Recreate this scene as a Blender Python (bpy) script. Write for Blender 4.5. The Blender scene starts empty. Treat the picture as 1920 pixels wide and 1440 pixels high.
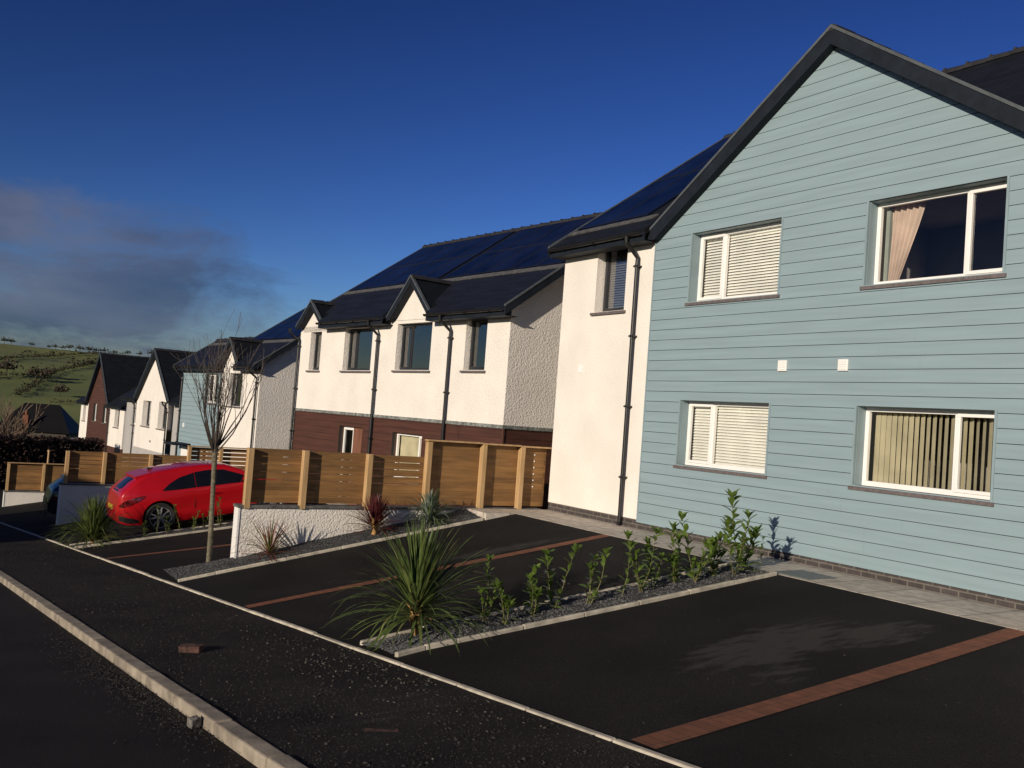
import bpy, bmesh, math, random
from mathutils import Vector, Matrix, noise
S = bpy.context.scene
COL = S.collection
R = math.radians
random.seed(7)

# ------------------------------------------------------------------ camera
F_PX = 1725.0
ROLL = R(4.26); PITCH = R(2.218); YAW = R(-32.8)
cam_d = bpy.data.cameras.new('camera'); cam = bpy.data.objects.new('camera', cam_d); COL.objects.link(cam)
cam_d.sensor_width = 36.0; cam_d.lens = F_PX / 1920 * 36.0
cam_d.clip_start = 0.05; cam_d.clip_end = 4000
cam.matrix_world = (Matrix.Rotation(YAW, 4, 'Z') @ Matrix.Rotation(R(90) + PITCH, 4, 'X') @ Matrix.Rotation(ROLL, 4, 'Z'))
S.camera = cam
S.render.resolution_x = 1024; S.render.resolution_y = 768
S.view_settings.view_transform = 'Standard'; S.view_settings.look = 'None'
S.view_settings.exposure = 0.0; S.view_settings.gamma = 1.0
# eye is at the world origin (1.65 m above the pavement); +X runs from the street to the houses, +Y down the street

# ------------------------------------------------------------------ light
SUN_EL = R(14.0)
sun_to = Vector((-math.cos(R(24)) * math.cos(SUN_EL), -math.sin(R(24)) * math.cos(SUN_EL), math.sin(SUN_EL)))
sd_ = bpy.data.lights.new('sun', 'SUN'); sd_.energy = 4.7; sd_.angle = R(0.5); sd_.color = (1.0, 0.87, 0.70)
sun = bpy.data.objects.new('sun', sd_); COL.objects.link(sun)
sun.rotation_euler = sun_to.to_track_quat('Z', 'Y').to_euler()

W = bpy.data.worlds.new('World'); S.world = W; W.use_nodes = True
nt = W.node_tree; nt.nodes.clear()
def N(tree, t, **k):
    n = tree.nodes.new(t)
    for a, b in k.items(): setattr(n, a, b)
    return n
sky = N(nt, 'ShaderNodeTexSky', sky_type='NISHITA', sun_disc=False)
sky.sun_elevation = SUN_EL
sky.sun_rotation = math.atan2(sun_to.x, sun_to.y)
sky.air_density = 1.0; sky.dust_density = 0.15; sky.ozone_density = 3.0
bg = N(nt, 'ShaderNodeBackground'); bg.inputs['Strength'].default_value = 0.08
wo = N(nt, 'ShaderNodeOutputWorld')
tc = N(nt, 'ShaderNodeTexCoord')
# broken cloud low over the valley at the end of the street
def vmath(tree, op, a, b=None):
    n = N(tree, 'ShaderNodeVectorMath', operation=op)
    tree.links.new(a, n.inputs[0])
    if b is not None:
        if isinstance(b, (tuple, Vector)): n.inputs[1].default_value = b
        else: tree.links.new(b, n.inputs[1])
    return n
def fmath(tree, op, a, b=None, clamp=False):
    n = N(tree, 'ShaderNodeMath', operation=op); n.use_clamp = clamp
    for i, v in enumerate((a, b)):
        if v is None: continue
        if isinstance(v, (int, float)): n.inputs[i].default_value = v
        else: tree.links.new(v, n.inputs[i])
    return n.outputs[0]
def ramp(tree, fac, stops):
    n = N(tree, 'ShaderNodeValToRGB'); el = n.color_ramp.elements
    while len(el) < len(stops): el.new(0.5)
    for e, (p, c) in zip(el, stops):
        e.position = p; e.color = tuple(c) + (1,) if len(c) == 3 else c
    tree.links.new(fac, n.inputs[0]); return n.outputs[0]
def cloud_blob(azd, eld, ra, re):
    c = Vector((math.sin(R(azd)) * math.cos(R(eld)), math.cos(R(azd)) * math.cos(R(eld)), math.sin(R(eld))))
    e1 = Vector((math.cos(R(azd)), -math.sin(R(azd)), 0)); e2 = c.cross(e1) * -1
    a = vmath(nt, 'DOT_PRODUCT', tc.outputs['Generated'], e1 / math.sin(R(ra))).outputs['Value']
    d = fmath(nt, 'SUBTRACT', vmath(nt, 'DOT_PRODUCT', tc.outputs['Generated'], Vector((0, 0, 1)) / math.sin(R(re))).outputs['Value'], math.sin(R(eld)) / math.sin(R(re)))
    f = vmath(nt, 'DOT_PRODUCT', tc.outputs['Generated'], c).outputs['Value']
    r2 = fmath(nt, 'ADD', fmath(nt, 'MULTIPLY', a, a), fmath(nt, 'MULTIPLY', d, d))
    m = fmath(nt, 'SUBTRACT', 1.0, r2, True)
    return fmath(nt, 'MULTIPLY', m, fmath(nt, 'GREATER_THAN', f, 0.2))
CLOUDS = [(7, 5.4, 15, 7.0), (3, 8.6, 10, 3.4), (19, 1.5, 16, 3.0)]
m = None
for b in CLOUDS:
    v = cloud_blob(*b)
    m = v if m is None else fmath(nt, 'MAXIMUM', m, v)
mp = N(nt, 'ShaderNodeMapping'); mp.inputs['Scale'].default_value = (1, 1, 2.6)
nt.links.new(tc.outputs['Generated'], mp.inputs[0])
nz = N(nt, 'ShaderNodeTexNoise'); nz.inputs['Scale'].default_value = 7.0; nz.inputs['Detail'].default_value = 7; nz.inputs['Roughness'].default_value = 0.68
nz.inputs['Distortion'].default_value = 0.3
nt.links.new(mp.outputs[0], nz.inputs[0])
dens = fmath(nt, 'MULTIPLY', fmath(nt, 'SUBTRACT', fmath(nt, 'ADD', fmath(nt, 'MULTIPLY', m, 0.75), fmath(nt, 'MULTIPLY', nz.outputs[0], 1.3)), 0.92), 2.4, True)
dens = fmath(nt, 'MULTIPLY', dens, fmath(nt, 'MINIMUM', fmath(nt, 'MULTIPLY', m, 4.0), 1.0))
nz2 = N(nt, 'ShaderNodeTexNoise'); nz2.inputs['Scale'].default_value = 4.5; nz2.inputs['Detail'].default_value = 6
mp2 = N(nt, 'ShaderNodeMapping'); mp2.inputs['Scale'].default_value = (1, 1, 3.0); mp2.inputs['Location'].default_value = (3.1, 1.7, .4)
nt.links.new(tc.outputs['Generated'], mp2.inputs[0]); nt.links.new(mp2.outputs[0], nz2.inputs[0])
ccol = ramp(nt, nz2.outputs[0], [(0.36, (0.45, 0.72, 1.5)), (0.66, (1.5, 1.72, 2.6))])
hs = N(nt, 'ShaderNodeHueSaturation'); hs.inputs['Saturation'].default_value = 1.0; hs.inputs['Value'].default_value = 1.0
tint = N(nt, 'ShaderNodeMix', data_type='RGBA', blend_type='MULTIPLY'); tint.inputs[0].default_value = 1.0; tint.inputs[7].default_value = (.155, .138, .182, 1)
gm = N(nt, 'ShaderNodeGamma'); gm.inputs[1].default_value = 2.0; nt.links.new(sky.outputs[0], gm.inputs[0]); nt.links.new(gm.outputs[0], tint.inputs[6])
dk = N(nt, 'ShaderNodeMix', data_type='RGBA', blend_type='DARKEN'); dk.inputs[0].default_value = 1.0; dk.inputs[7].default_value = (6.5, 6.2, 6.5, 1); nt.links.new(tint.outputs[2], dk.inputs[6]); nt.links.new(dk.outputs[2], hs.inputs['Color'])
mx = N(nt, 'ShaderNodeMix', data_type='RGBA')
nt.links.new(fmath(nt, 'MULTIPLY', dens, 0.8), mx.inputs[0])
nt.links.new(hs.outputs[0], mx.inputs[6]); nt.links.new(ccol, mx.inputs[7])
nt.links.new(mx.outputs[2], bg.inputs['Color']); nt.links.new(bg.outputs[0], wo.inputs[0])

# ------------------------------------------------------------------ helpers
ORG = {}
def tag(o, label=None, cat=None, group=None, kind=None):
    if label: o['label'] = label
    if cat: o['category'] = cat
    if group: o['group'] = group
    if kind: o['kind'] = kind
    return o
def empty(name, org, t=0.0, label=None, cat=None, group=None, euler=None):
    """a thing's root; org is in the frame turned by t degrees, meshes are written in that frame"""
    o = bpy.data.objects.new(name, None); COL.objects.link(o)
    o.empty_display_size = .2
    M = Matrix.Rotation(R(t), 3, 'Z')
    o.location = M @ Vector(org); o.rotation_euler = (0, 0, R(t))
    if euler: o.rotation_euler = euler
    ORG[o] = Vector(org)
    return tag(o, label, cat, group)
class MB:
    def __init__(s): s.v = []; s.f = []
    def add(s, vs, fs):
        b = len(s.v); s.v += [tuple(v) for v in vs]; s.f += [tuple(b + i for i in f) for f in fs]
    def poly(s, vs): s.add(vs, [range(len(vs))])
    def box(s, x0, x1, y0, y1, z0, z1):
        s.add([(x0, y0, z0), (x1, y0, z0), (x1, y1, z0), (x0, y1, z0), (x0, y0, z1), (x1, y0, z1), (x1, y1, z1), (x0, y1, z1)],
              [(0, 3, 2, 1), (4, 5, 6, 7), (0, 1, 5, 4), (1, 2, 6, 5), (2, 3, 7, 6), (3, 0, 4, 7)])
    def prism(s, bottom, top):
        n = len(bottom)
        s.add(list(bottom) + list(top), [tuple(range(n))[::-1], tuple(range(n, 2 * n))] + [(i, (i + 1) % n, n + (i + 1) % n, n + i) for i in range(n)])
    def slab(s, pts, th):
        a, b, c = (Vector(p) for p in pts[:3]); n = (b - a).cross(c - a).normalized()
        if n.z < 0: n = -n
        s.prism([Vector(p) - n * th for p in pts], pts)
    def tube(s, path, r, n=8, cap=True):
        path = [Vector(p) for p in path]; rs = r if isinstance(r, (list, tuple)) else [r] * len(path)
        rings = []; prev = None
        for i, p in enumerate(path):
            d = (path[min(i + 1, len(path) - 1)] - path[max(i - 1, 0)])
            d = d.normalized() if d.length > 1e-9 else Vector((0, 0, 1))
            if prev is None:
                u = d.orthogonal().normalized()
            else:
                u = prev - d * prev.dot(d); u = u.normalized() if u.length > 1e-6 else d.orthogonal().normalized()
            prev = u; w = d.cross(u)
            rings.append([p + (u * math.cos(6.28318 * k / n) + w * math.sin(6.28318 * k / n)) * rs[i] for k in range(n)])
        vs = [q for r_ in rings for q in r_]; fs = []
        for i in range(len(rings) - 1):
            for k in range(n):
                fs.append((i * n + k, i * n + (k + 1) % n, (i + 1) * n + (k + 1) % n, (i + 1) * n + k))
        if cap: fs += [tuple(range(n))[::-1], tuple((len(rings) - 1) * n + k for k in range(n))]
        s.add(vs, fs)
    def build(s, name, mat, parent=None, smooth=False, bevel=0, fix=True):
        me = bpy.data.meshes.new(name)
        off = ORG.get(parent, Vector((0, 0, 0))) if parent else Vector((0, 0, 0))
        me.from_pydata([Vector(v) - off for v in s.v], [], s.f); me.update()
        if fix:
            bm = bmesh.new(); bm.from_mesh(me); bmesh.ops.recalc_face_normals(bm, faces=bm.faces); bm.to_mesh(me); bm.free()
        me.materials.append(mat)
        if smooth:
            for p in me.polygons: p.use_smooth = True
        o = bpy.data.objects.new(name, me); COL.objects.link(o)
        if parent: o.parent = parent; ORG[o] = ORG.get(parent, Vector((0, 0, 0)))
        if bevel:
            b = o.modifiers.new('bevel', 'BEVEL'); b.width = bevel; b.segments = 2; b.limit_method = 'ANGLE'
        return o

def pm(name, col, rough=.7, var=.12, vs=3.0, bump=0, bs=40, bd=.01, metal=0, spec=.5, coat=0, detail=6, stretch=None, var2=None):
    m = bpy.data.materials.new(name); m.use_nodes = True; t = m.node_tree
    p = t.nodes['Principled BSDF']
    p.inputs['Roughness'].default_value = rough; p.inputs['Metallic'].default_value = metal
    p.inputs['Specular IOR Level'].default_value = spec; p.inputs['Coat Weight'].default_value = coat
    c = N(t, 'ShaderNodeTexCoord'); mpn = N(t, 'ShaderNodeMapping'); t.links.new(c.outputs['Object'], mpn.inputs[0])
    if stretch: mpn.inputs['Scale'].default_value = stretch
    n = N(t, 'ShaderNodeTexNoise'); n.inputs['Scale'].default_value = vs; n.inputs['Detail'].default_value = detail
    t.links.new(mpn.outputs[0], n.inputs[0])
    lo = tuple(max(0, x * (1 - 2 * var)) for x in col); hi = tuple(min(1, x * (1 + 2 * var)) for x in col)
    if var2: lo, hi = col, var2
    cr = ramp(t, n.outputs[0], [(0.3, lo), (0.7, hi)])
    t.links.new(cr, p.inputs['Base Color'])
    if bump:
        n2 = N(t, 'ShaderNodeTexNoise'); n2.inputs['Scale'].default_value = bs; n2.inputs['Detail'].default_value = 4
        t.links.new(mpn.outputs[0], n2.inputs[0])
        b = N(t, 'ShaderNodeBump'); b.inputs['Strength'].default_value = bump; b.inputs['Distance'].default_value = bd
        t.links.new(n2.outputs[0], b.inputs['Height']); t.links.new(b.outputs[0], p.inputs['Normal'])
    return m
def P(m): return m.node_tree.nodes['Principled BSDF']

# ------------------------------------------------------------------ materials
def rough_render(name, col, strength=.75):
    """wet-dash render: pebbly relief"""
    m = pm(name, col, .9, .03, 1.3)
    t = m.node_tree; p = P(m); c = N(t, 'ShaderNodeTexCoord')
    n = N(t, 'ShaderNodeTexNoise'); n.inputs['Scale'].default_value = 24; n.inputs['Detail'].default_value = 3; n.inputs['Roughness'].default_value = .45
    n.inputs['Distortion'].default_value = .6
    v = N(t, 'ShaderNodeTexVoronoi', feature='SMOOTH_F1'); v.inputs['Scale'].default_value = 34
    t.links.new(c.outputs['Object'], n.inputs[0]); t.links.new(c.outputs['Object'], v.inputs['Vector'])
    h = fmath(t, 'SUBTRACT', fmath(t, 'MULTIPLY', n.outputs[0], 1.4), fmath(t, 'MULTIPLY', v.outputs['Distance'], .5))
    b = N(t, 'ShaderNodeBump'); b.inputs['Strength'].default_value = strength; b.inputs['Distance'].default_value = .017
    t.links.new(h, b.inputs['Height']); t.links.new(b.outputs[0], p.inputs['Normal'])
    return m
M = {}
M['render'] = rough_render('cream_render', (.712, .675, .622))
M['render_near'] = rough_render('smooth_cream_render', (.712, .675, .622), .38)
M['render_grey'] = rough_render('grey_render', (.36, .35, .34))
def clad(name, col, var=.05):
    return pm(name, col, .55, var, 2.2, .25, 60, .002, stretch=(1, .35, 6))
M['teal'] = clad('teal_boarding', (.226, .308, .342), .035)
M['brown'] = clad('brown_boarding', (.068, .026, .017), .12)
M['teal_trim'] = pm('teal_trim', (.222, .30, .33), .5, .04)
M['brown_trim'] = pm('brown_trim', (.08, .034, .022), .5, .1)
M['gap'] = pm('cavity_black', (.02, .025, .025), .9, .1)
M['white'] = pm('white_upvc', (.78, .77, .75), .35, .02)
M['dark'] = pm('dark_frame', (.022, .024, .028), .4, .1)
M['fascia'] = pm('dark_fascia', (.011, .015, .022), .6, .12, 5, spec=.18)
M['gutter'] = pm('gutter_plastic', (.012, .012, .013), .35, .1)
M['sill'] = pm('slate_sill', (.12, .10, .10), .6, .15, 20, .2, 60, .002)
M['lead'] = pm('grey_flashing', (.085, .085, .085), .6, .2, 8)
M['strip'] = pm('base_trim', (.17, .18, .17), .6, .3, 12)
M['verge'] = pm('verge_trim', (.07, .08, .088), .6, .12, 8)
def tiles(name, rows, col, w=.33, h=.2):
    """slates laid in courses; rows='y' for slopes facing the street, 'x' for slopes facing along it"""
    m = pm(name, col, .6, .2, 2.0, spec=.22)
    t = m.node_tree; p = P(m); c = N(t, 'ShaderNodeTexCoord'); sp = N(t, 'ShaderNodeSeparateXYZ'); cb = N(t, 'ShaderNodeCombineXYZ')
    t.links.new(c.outputs['Object'], sp.inputs[0]); t.links.new(sp.outputs['Y' if rows == 'y' else 'X'], cb.inputs[0]); t.links.new(fmath(t, 'MULTIPLY', sp.outputs['Z'], 1.72), cb.inputs[1])
    br = N(t, 'ShaderNodeTexBrick'); br.inputs['Scale'].default_value = 1.0
    br.inputs['Brick Width'].default_value = w; br.inputs['Row Height'].default_value = h; br.inputs['Mortar Size'].default_value = .006; br.inputs['Mortar Smooth'].default_value = .2
    br.inputs['Color1'].default_value = tuple(x * .8 for x in col) + (1,); br.inputs['Color2'].default_value = tuple(x * 1.25 for x in col) + (1,); br.inputs['Mortar'].default_value = (.006, .006, .007, 1)
    t.links.new(cb.outputs[0], br.inputs['Vector'])
    t.links.new(br.outputs['Color'], p.inputs['Base Color'])
    saw = fmath(t, 'FRACT', fmath(t, 'DIVIDE', fmath(t, 'MULTIPLY', sp.outputs['Z'], 1.72), h))
    hh = fmath(t, 'SUBTRACT', fmath(t, 'SUBTRACT', 1.0, saw), br.outputs['Fac'])
    b = N(t, 'ShaderNodeBump'); b.inputs['Strength'].default_value = .5; b.inputs['Distance'].default_value = .012
    t.links.new(hh, b.inputs['Height']); t.links.new(b.outputs[0], p.inputs['Normal'])
    return m
M['tile_y'] = tiles('slate_courses', 'y', (.009, .011, .016))
M['tile_x'] = tiles('slate_courses_side', 'x', (.008, .010, .014))
M['smooth_roof'] = tiles('fine_slate_courses', 'y', (.009, .012, .022), .6, .12)
M['ridge'] = pm('ridge_tile', (.02, .02, .022), .6, .2, 6)
pv = pm('solar_glass', (.005, .008, .022), .2, .3, 1.2, spec=.13); M['pv'] = pv
M['pv_frame'] = pm('solar_frame', (.012, .014, .02), .4, .1)
def brick(name, c1, c2, mort, w=.225, h=.075, coord='yz', ms=.010, off=.5):
    m = pm(name, c1, .85, .2); t = m.node_tree; p = P(m); c = N(t, 'ShaderNodeTexCoord'); sp = N(t, 'ShaderNodeSeparateXYZ'); cb = N(t, 'ShaderNodeCombineXYZ')
    t.links.new(c.outputs['Object'], sp.inputs[0])
    t.links.new(sp.outputs['XYZ'.index(coord[0].upper())], cb.inputs[0]); t.links.new(sp.outputs['XYZ'.index(coord[1].upper())], cb.inputs[1])
    br = N(t, 'ShaderNodeTexBrick'); br.offset = off; br.inputs['Scale'].default_value = 1.0
    br.inputs['Brick Width'].default_value = w; br.inputs['Row Height'].default_value = h; br.inputs['Mortar Size'].default_value = ms
    for k, v in (('Color1', c1), ('Color2', c2), ('Mortar', mort)): br.inputs[k].default_value = tuple(v) + (1,)
    t.links.new(cb.outputs[0], br.inputs['Vector'])
    n = N(t, 'ShaderNodeTexNoise'); n.inputs['Scale'].default_value = 9; n.inputs['Detail'].default_value = 8; t.links.new(c.outputs['Object'], n.inputs[0])
    mxx = N(t, 'ShaderNodeMix', data_type='RGBA', blend_type='MULTIPLY'); mxx.inputs[0].default_value = .8
    t.links.new(br.outputs['Color'], mxx.inputs[6]); t.links.new(ramp(t, n.outputs[0], [(.3, (.6, .6, .6)), (.7, (1.2, 1.2, 1.2))]), mxx.inputs[7])
    t.links.new(mxx.outputs[2], p.inputs['Base Color'])
    b = N(t, 'ShaderNodeBump'); b.inputs['Strength'].default_value = .6; b.inputs['Distance'].default_value = .006; b.invert = True
    t.links.new(br.outputs['Fac'], b.inputs['Height']); t.links.new(b.outputs[0], p.inputs['Normal'])
    return m
M['plinth'] = brick('dark_plinth_brick', (.045, .038, .038), (.06, .05, .048), (.13, .115, .10))
M['paver'] = brick('red_block_paver', (.155, .048, .020), (.20, .066, .028), (.055, .028, .018), .1, .2, 'xy', .004, 0)
M['slabs'] = brick('concrete_slab', (.44, .39, .33), (.52, .465, .40), (.14, .12, .10), .62, .62, 'xy', .008, 0)
M['kerb'] = pm('concrete_kerb', (.245, .21, .165), .9, .22, 5, .5, 40, .008)
M['edging'] = pm('concrete_edging', (.42, .38, .31), .9, .16, 7, .4, 60, .005)
M['road'] = pm('road_asphalt', (.013, .011, .011), .85, .2, 1.2, .9, 140, .008, spec=.2)
def asphalt(name, col, dust=()):
    m = pm(name, col, .9, .15, 1.5, 1.0, 160, .008, spec=.15); t = m.node_tree; p = P(m)
    c = N(t, 'ShaderNodeTexCoord')
    n = N(t, 'ShaderNodeTexNoise'); n.inputs['Scale'].default_value = 85; n.inputs['Detail'].default_value = 4; n.inputs['Roughness'].default_value = .75; t.links.new(c.outputs['Object'], n.inputs[0])
    base = ramp(t, n.outputs[0], [(.36, tuple(x * .35 for x in col)), (.56, col), (.70, tuple(x * 4.5 for x in col))])
    nm = N(t, 'ShaderNodeTexNoise'); nm.inputs['Scale'].default_value = .9; nm.inputs['Detail'].default_value = 6; t.links.new(c.outputs['Object'], nm.inputs[0])
    mm = N(t, 'ShaderNodeMix', data_type='RGBA', blend_type='MULTIPLY'); mm.inputs[0].default_value = 1.0; t.links.new(base, mm.inputs[6]); t.links.new(ramp(t, nm.outputs[0], [(.35, (.65, .65, .68)), (.65, (1.5, 1.42, 1.35))]), mm.inputs[7]); base = mm.outputs[2]
    acc = None
    for (x, y, rx, ry, ang, a) in dust:
        ca, sa = math.cos(R(ang)), math.sin(R(ang))
        sub = vmath(t, 'SUBTRACT', c.outputs['Object'], (x, y, 0)).outputs[0]
        u = vmath(t, 'DOT_PRODUCT', sub, (ca / rx, sa / rx, 0)).outputs['Value']; v = vmath(t, 'DOT_PRODUCT', sub, (-sa / ry, ca / ry, 0)).outputs['Value']
        r2 = fmath(t, 'ADD', fmath(t, 'MULTIPLY', u, u), fmath(t, 'MULTIPLY', v, v))
        mk = fmath(t, 'MULTIPLY', fmath(t, 'SUBTRACT', 1.0, r2, True), a)
        acc = mk if acc is None else fmath(t, 'MAXIMUM', acc, mk)
    if acc is not None:
        mpn = N(t, 'ShaderNodeMapping'); mpn.inputs['Scale'].default_value = (1.6, 5.5, 1); t.links.new(c.outputs['Object'], mpn.inputs[0])
        n3 = N(t, 'ShaderNodeTexNoise'); n3.inputs['Scale'].default_value = 1.6; n3.inputs['Detail'].default_value = 9; n3.inputs['Roughness'].default_value = .62
        t.links.new(mpn.outputs[0], n3.inputs[0])
        w = fmath(t, 'MULTIPLY', fmath(t, 'SUBTRACT', fmath(t, 'ADD', n3.outputs[0], fmath(t, 'MULTIPLY', acc, .35)), .62), 6.5, True)
        w = fmath(t, 'MULTIPLY', w, fmath(t, 'MINIMUM', fmath(t, 'MULTIPLY', acc, 2.5), 1.0))
        mxx = N(t, 'ShaderNodeMix', data_type='RGBA'); t.links.new(fmath(t, 'MULTIPLY', w, .75), mxx.inputs[0]); t.links.new(base, mxx.inputs[6]); mxx.inputs[7].default_value = (.048, .045, .044, 1)
        base = mxx.outputs[2]
    t.links.new(base, p.inputs['Base Color'])
    return m
M['drive'] = asphalt('drive_asphalt', (.0105, .0100, .0105), [(6.9, 5.85, 1.6, .60, 8, 1.0), (8.0, 5.6, 1.0, .45, 0, .9), (6.2, 5.2, .6, .3, 20, .6), (7.6, 11.9, 1.6, .28, -3, .8), (5.4, 11.0, .9, .3, 8, .6)])
M['pave'] = asphalt('footway_stone', (.017, .0155, .0155), [(2.9, 6.2, 1.2, 1.6, 0, .35), (2.8, 14, 1.5, 3, 0, .3)])
M['gravel_bed'] = pm('bed_soil', (.04, .04, .042), .95, .4, 60, 1, 90, .02)
M['chip'] = pm('slate_chip', (.085, .087, .09), .85, .5, 25)
M['stone_dark'] = pm('loose_stone', (.023, .021, .020), .9, .35, 14)
M['stone_light'] = pm('pale_stone', (.075, .07, .058), .9, .4, 14)
def wood(name, c1, c2):
    m = pm(name, c1, .75, .2, 3, .4, 30, .004, stretch=(.6, 6, 6), var2=c2, detail=8); t = m.node_tree; p = P(m)
    c = N(t, 'ShaderNodeTexCoord'); sp = N(t, 'ShaderNodeSeparateXYZ'); t.links.new(c.outputs['Object'], sp.inputs[0])
    wn = N(t, 'ShaderNodeTexWhiteNoise', noise_dimensions='2D'); cb = N(t, 'ShaderNodeCombineXYZ')
    t.links.new(fmath(t, 'FLOOR', fmath(t, 'DIVIDE', sp.outputs['Z'], .118)), cb.inputs[0]); t.links.new(fmath(t, 'FLOOR', fmath(t, 'DIVIDE', sp.outputs['X'], 1.18)), cb.inputs[1])
    t.links.new(cb.outputs[0], wn.inputs['Vector'])
    old = p.inputs['Base Color'].links[0].from_socket
    mxx = N(t, 'ShaderNodeMix', data_type='RGBA', blend_type='MULTIPLY'); mxx.inputs[0].default_value = 1
    t.links.new(old, mxx.inputs[6]); t.links.new(ramp(t, wn.outputs['Value'], [(0, (.68, .66, .62)), (1, (1.15, 1.12, 1.05))]), mxx.inputs[7])
    t.links.new(mxx.outputs[2], p.inputs['Base Color']); return m
M['wood'] = wood('fence_board', (.17, .088, .030), (.29, .155, .055))
M['post'] = pm('fence_post', (.33, .205, .09), .75, .2, 3, .4, 25, .004, stretch=(6, 6, .6), var2=(.50, .33, .165))
def glassy(name, tint=(1, 1, 1), rough=.02, refl=.9, boost=1.15):
    m = bpy.data.materials.new(name); m.use_nodes = True; t = m.node_tree; t.nodes.clear()
    out = N(t, 'ShaderNodeOutputMaterial'); tr = N(t, 'ShaderNodeBsdfTransparent'); tr.inputs[0].default_value = tuple(tint) + (1,)
    gl = N(t, 'ShaderNodeBsdfGlossy'); gl.inputs['Roughness'].default_value = rough; gl.inputs[0].default_value = (refl, refl, refl, 1)
    fr = N(t, 'ShaderNodeFresnel'); fr.inputs[0].default_value = 1.5
    # slightly wavy panes
    c = N(t, 'ShaderNodeTexCoord'); n = N(t, 'ShaderNodeTexNoise'); n.inputs['Scale'].default_value = 1.3; t.links.new(c.outputs['Object'], n.inputs[0])
    b = N(t, 'ShaderNodeBump'); b.inputs['Strength'].default_value = .1; b.inputs['Distance'].default_value = .02
    t.links.new(n.outputs[0], b.inputs['Height']); t.links.new(b.outputs[0], gl.inputs['Normal'])
    mxs = N(t, 'ShaderNodeMixShader'); t.links.new(fmath(t, 'MULTIPLY', fr.outputs[0], boost, True), mxs.inputs[0]); t.links.new(tr.outputs[0], mxs.inputs[1]); t.links.new(gl.outputs[0], mxs.inputs[2])
    t.links.new(mxs.outputs[0], out.inputs[0]); return m
M['glass'] = glassy('window_glass'); M['glass_sky'] = glassy('coated_glass', boost=4.0)
M['car_glass'] = glassy('tinted_glass', (.10, .11, .12))
M['room'] = pm('room_plaster', (.30, .28, .26), .9, .05)
M['blind'] = pm('cream_blind', (.66, .665, .61), .7, .05)
M['vblind'] = pm('cream_vertical_blind', (.40, .37, .25), .8, .08)
M['curtain'] = pm('pink_curtain', (.44, .345, .28), .9, .08)
M['bark'] = pm('grey_bark', (.125, .11, .075), .9, .25, 20, .6, 50, .006)
M['twig'] = pm('twig_bark', (.052, .040, .034), .85, .25, 14)
def leafm(name, col, rough=.35, trans=.25, var=.25, vs=6):
    m = pm(name, col, rough, var, vs); t = m.node_tree; p = P(m); out = [n for n in t.nodes if n.type == 'OUTPUT_MATERIAL'][0]
    tl = N(t, 'ShaderNodeBsdfTranslucent'); t.links.new(p.inputs['Base Color'].links[0].from_socket, tl.inputs[0])
    a = N(t, 'ShaderNodeMixShader'); a.inputs[0].default_value = trans; t.links.new(p.outputs[0], a.inputs[1]); t.links.new(tl.outputs[0], a.inputs[2]); t.links.new(a.outputs[0], out.inputs[0]); return m
M['laurel'] = leafm('laurel_leaf', (.10, .155, .030), .30)
M['palm'] = leafm('sword_leaf', (.085, .125, .035), .42, .2, .3, 9)
M['palm_tip'] = leafm('sword_leaf_pale', (.13, .15, .045), .5)
M['grass'] = leafm('grass_leaf', (.085, .12, .030), .5, .2, .3, 9)
M['red'] = leafm('purple_red_leaf', (.10, .022, .024), .4)
M['red_rusty'] = leafm('rusty_red_leaf', (.17, .05, .035), .4)  # paler, rustier red for the sparse cordyline
M['silver'] = leafm('silver_leaf', (.15, .19, .15), .5)
M['sheath'] = pm('dry_sheath', (.36, .21, .07), .85, .4, 14, .4, 30, .004)
M['hill'] = None

# ------------------------------------------------------------------ ground
TS, TC = math.sin(R(3.0)), math.cos(R(3.0)); GR = .0836
def lat(x, y): return x * TC + y * TS
def along(x, y): return -x * TS + y * TC
def street_z(x, y): return -1.65 - GR * along(x, y)
def sxy(l, a): return (l * TC - a * TS, l * TS + a * TC)      # street lateral / along -> x, y
XB = 9.42
LEVELS = [(-14.0, 15.0, -1.72), (15.0, 28.05, -2.60), (28.05, 41.1, -3.85), (41.1, 57.5, -5.05), (57.5, 84.0, -6.1)]
def front_x(y): return (4.24 - y * TS) / TC
def drive_z(x, y):
    for a, b, zl in LEVELS:
        if a <= y < b or (y < a and a == -14.0): break
    xf = front_x(y); zf = street_z(xf, y)
    t = min(1, max(0, (x - xf) / (XB - xf)))
    return zf + (zl - zf) * t
def grid(mb, fx, u0, u1, nu, v0, v1, nv):
    vs = [fx(u0 + (u1 - u0) * i / nu, v0 + (v1 - v0) * j / nv) for i in range(nu + 1) for j in range(nv + 1)]
    mb.add(vs, [(i * (nv + 1) + j, (i + 1) * (nv + 1) + j, (i + 1) * (nv + 1) + j + 1, i * (nv + 1) + j + 1) for i in range(nu) for j in range(nv)])
def struct(name, mb, mat, **k):
    o = mb.build(name, mat, **k); o['kind'] = 'structure'; return o

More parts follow.
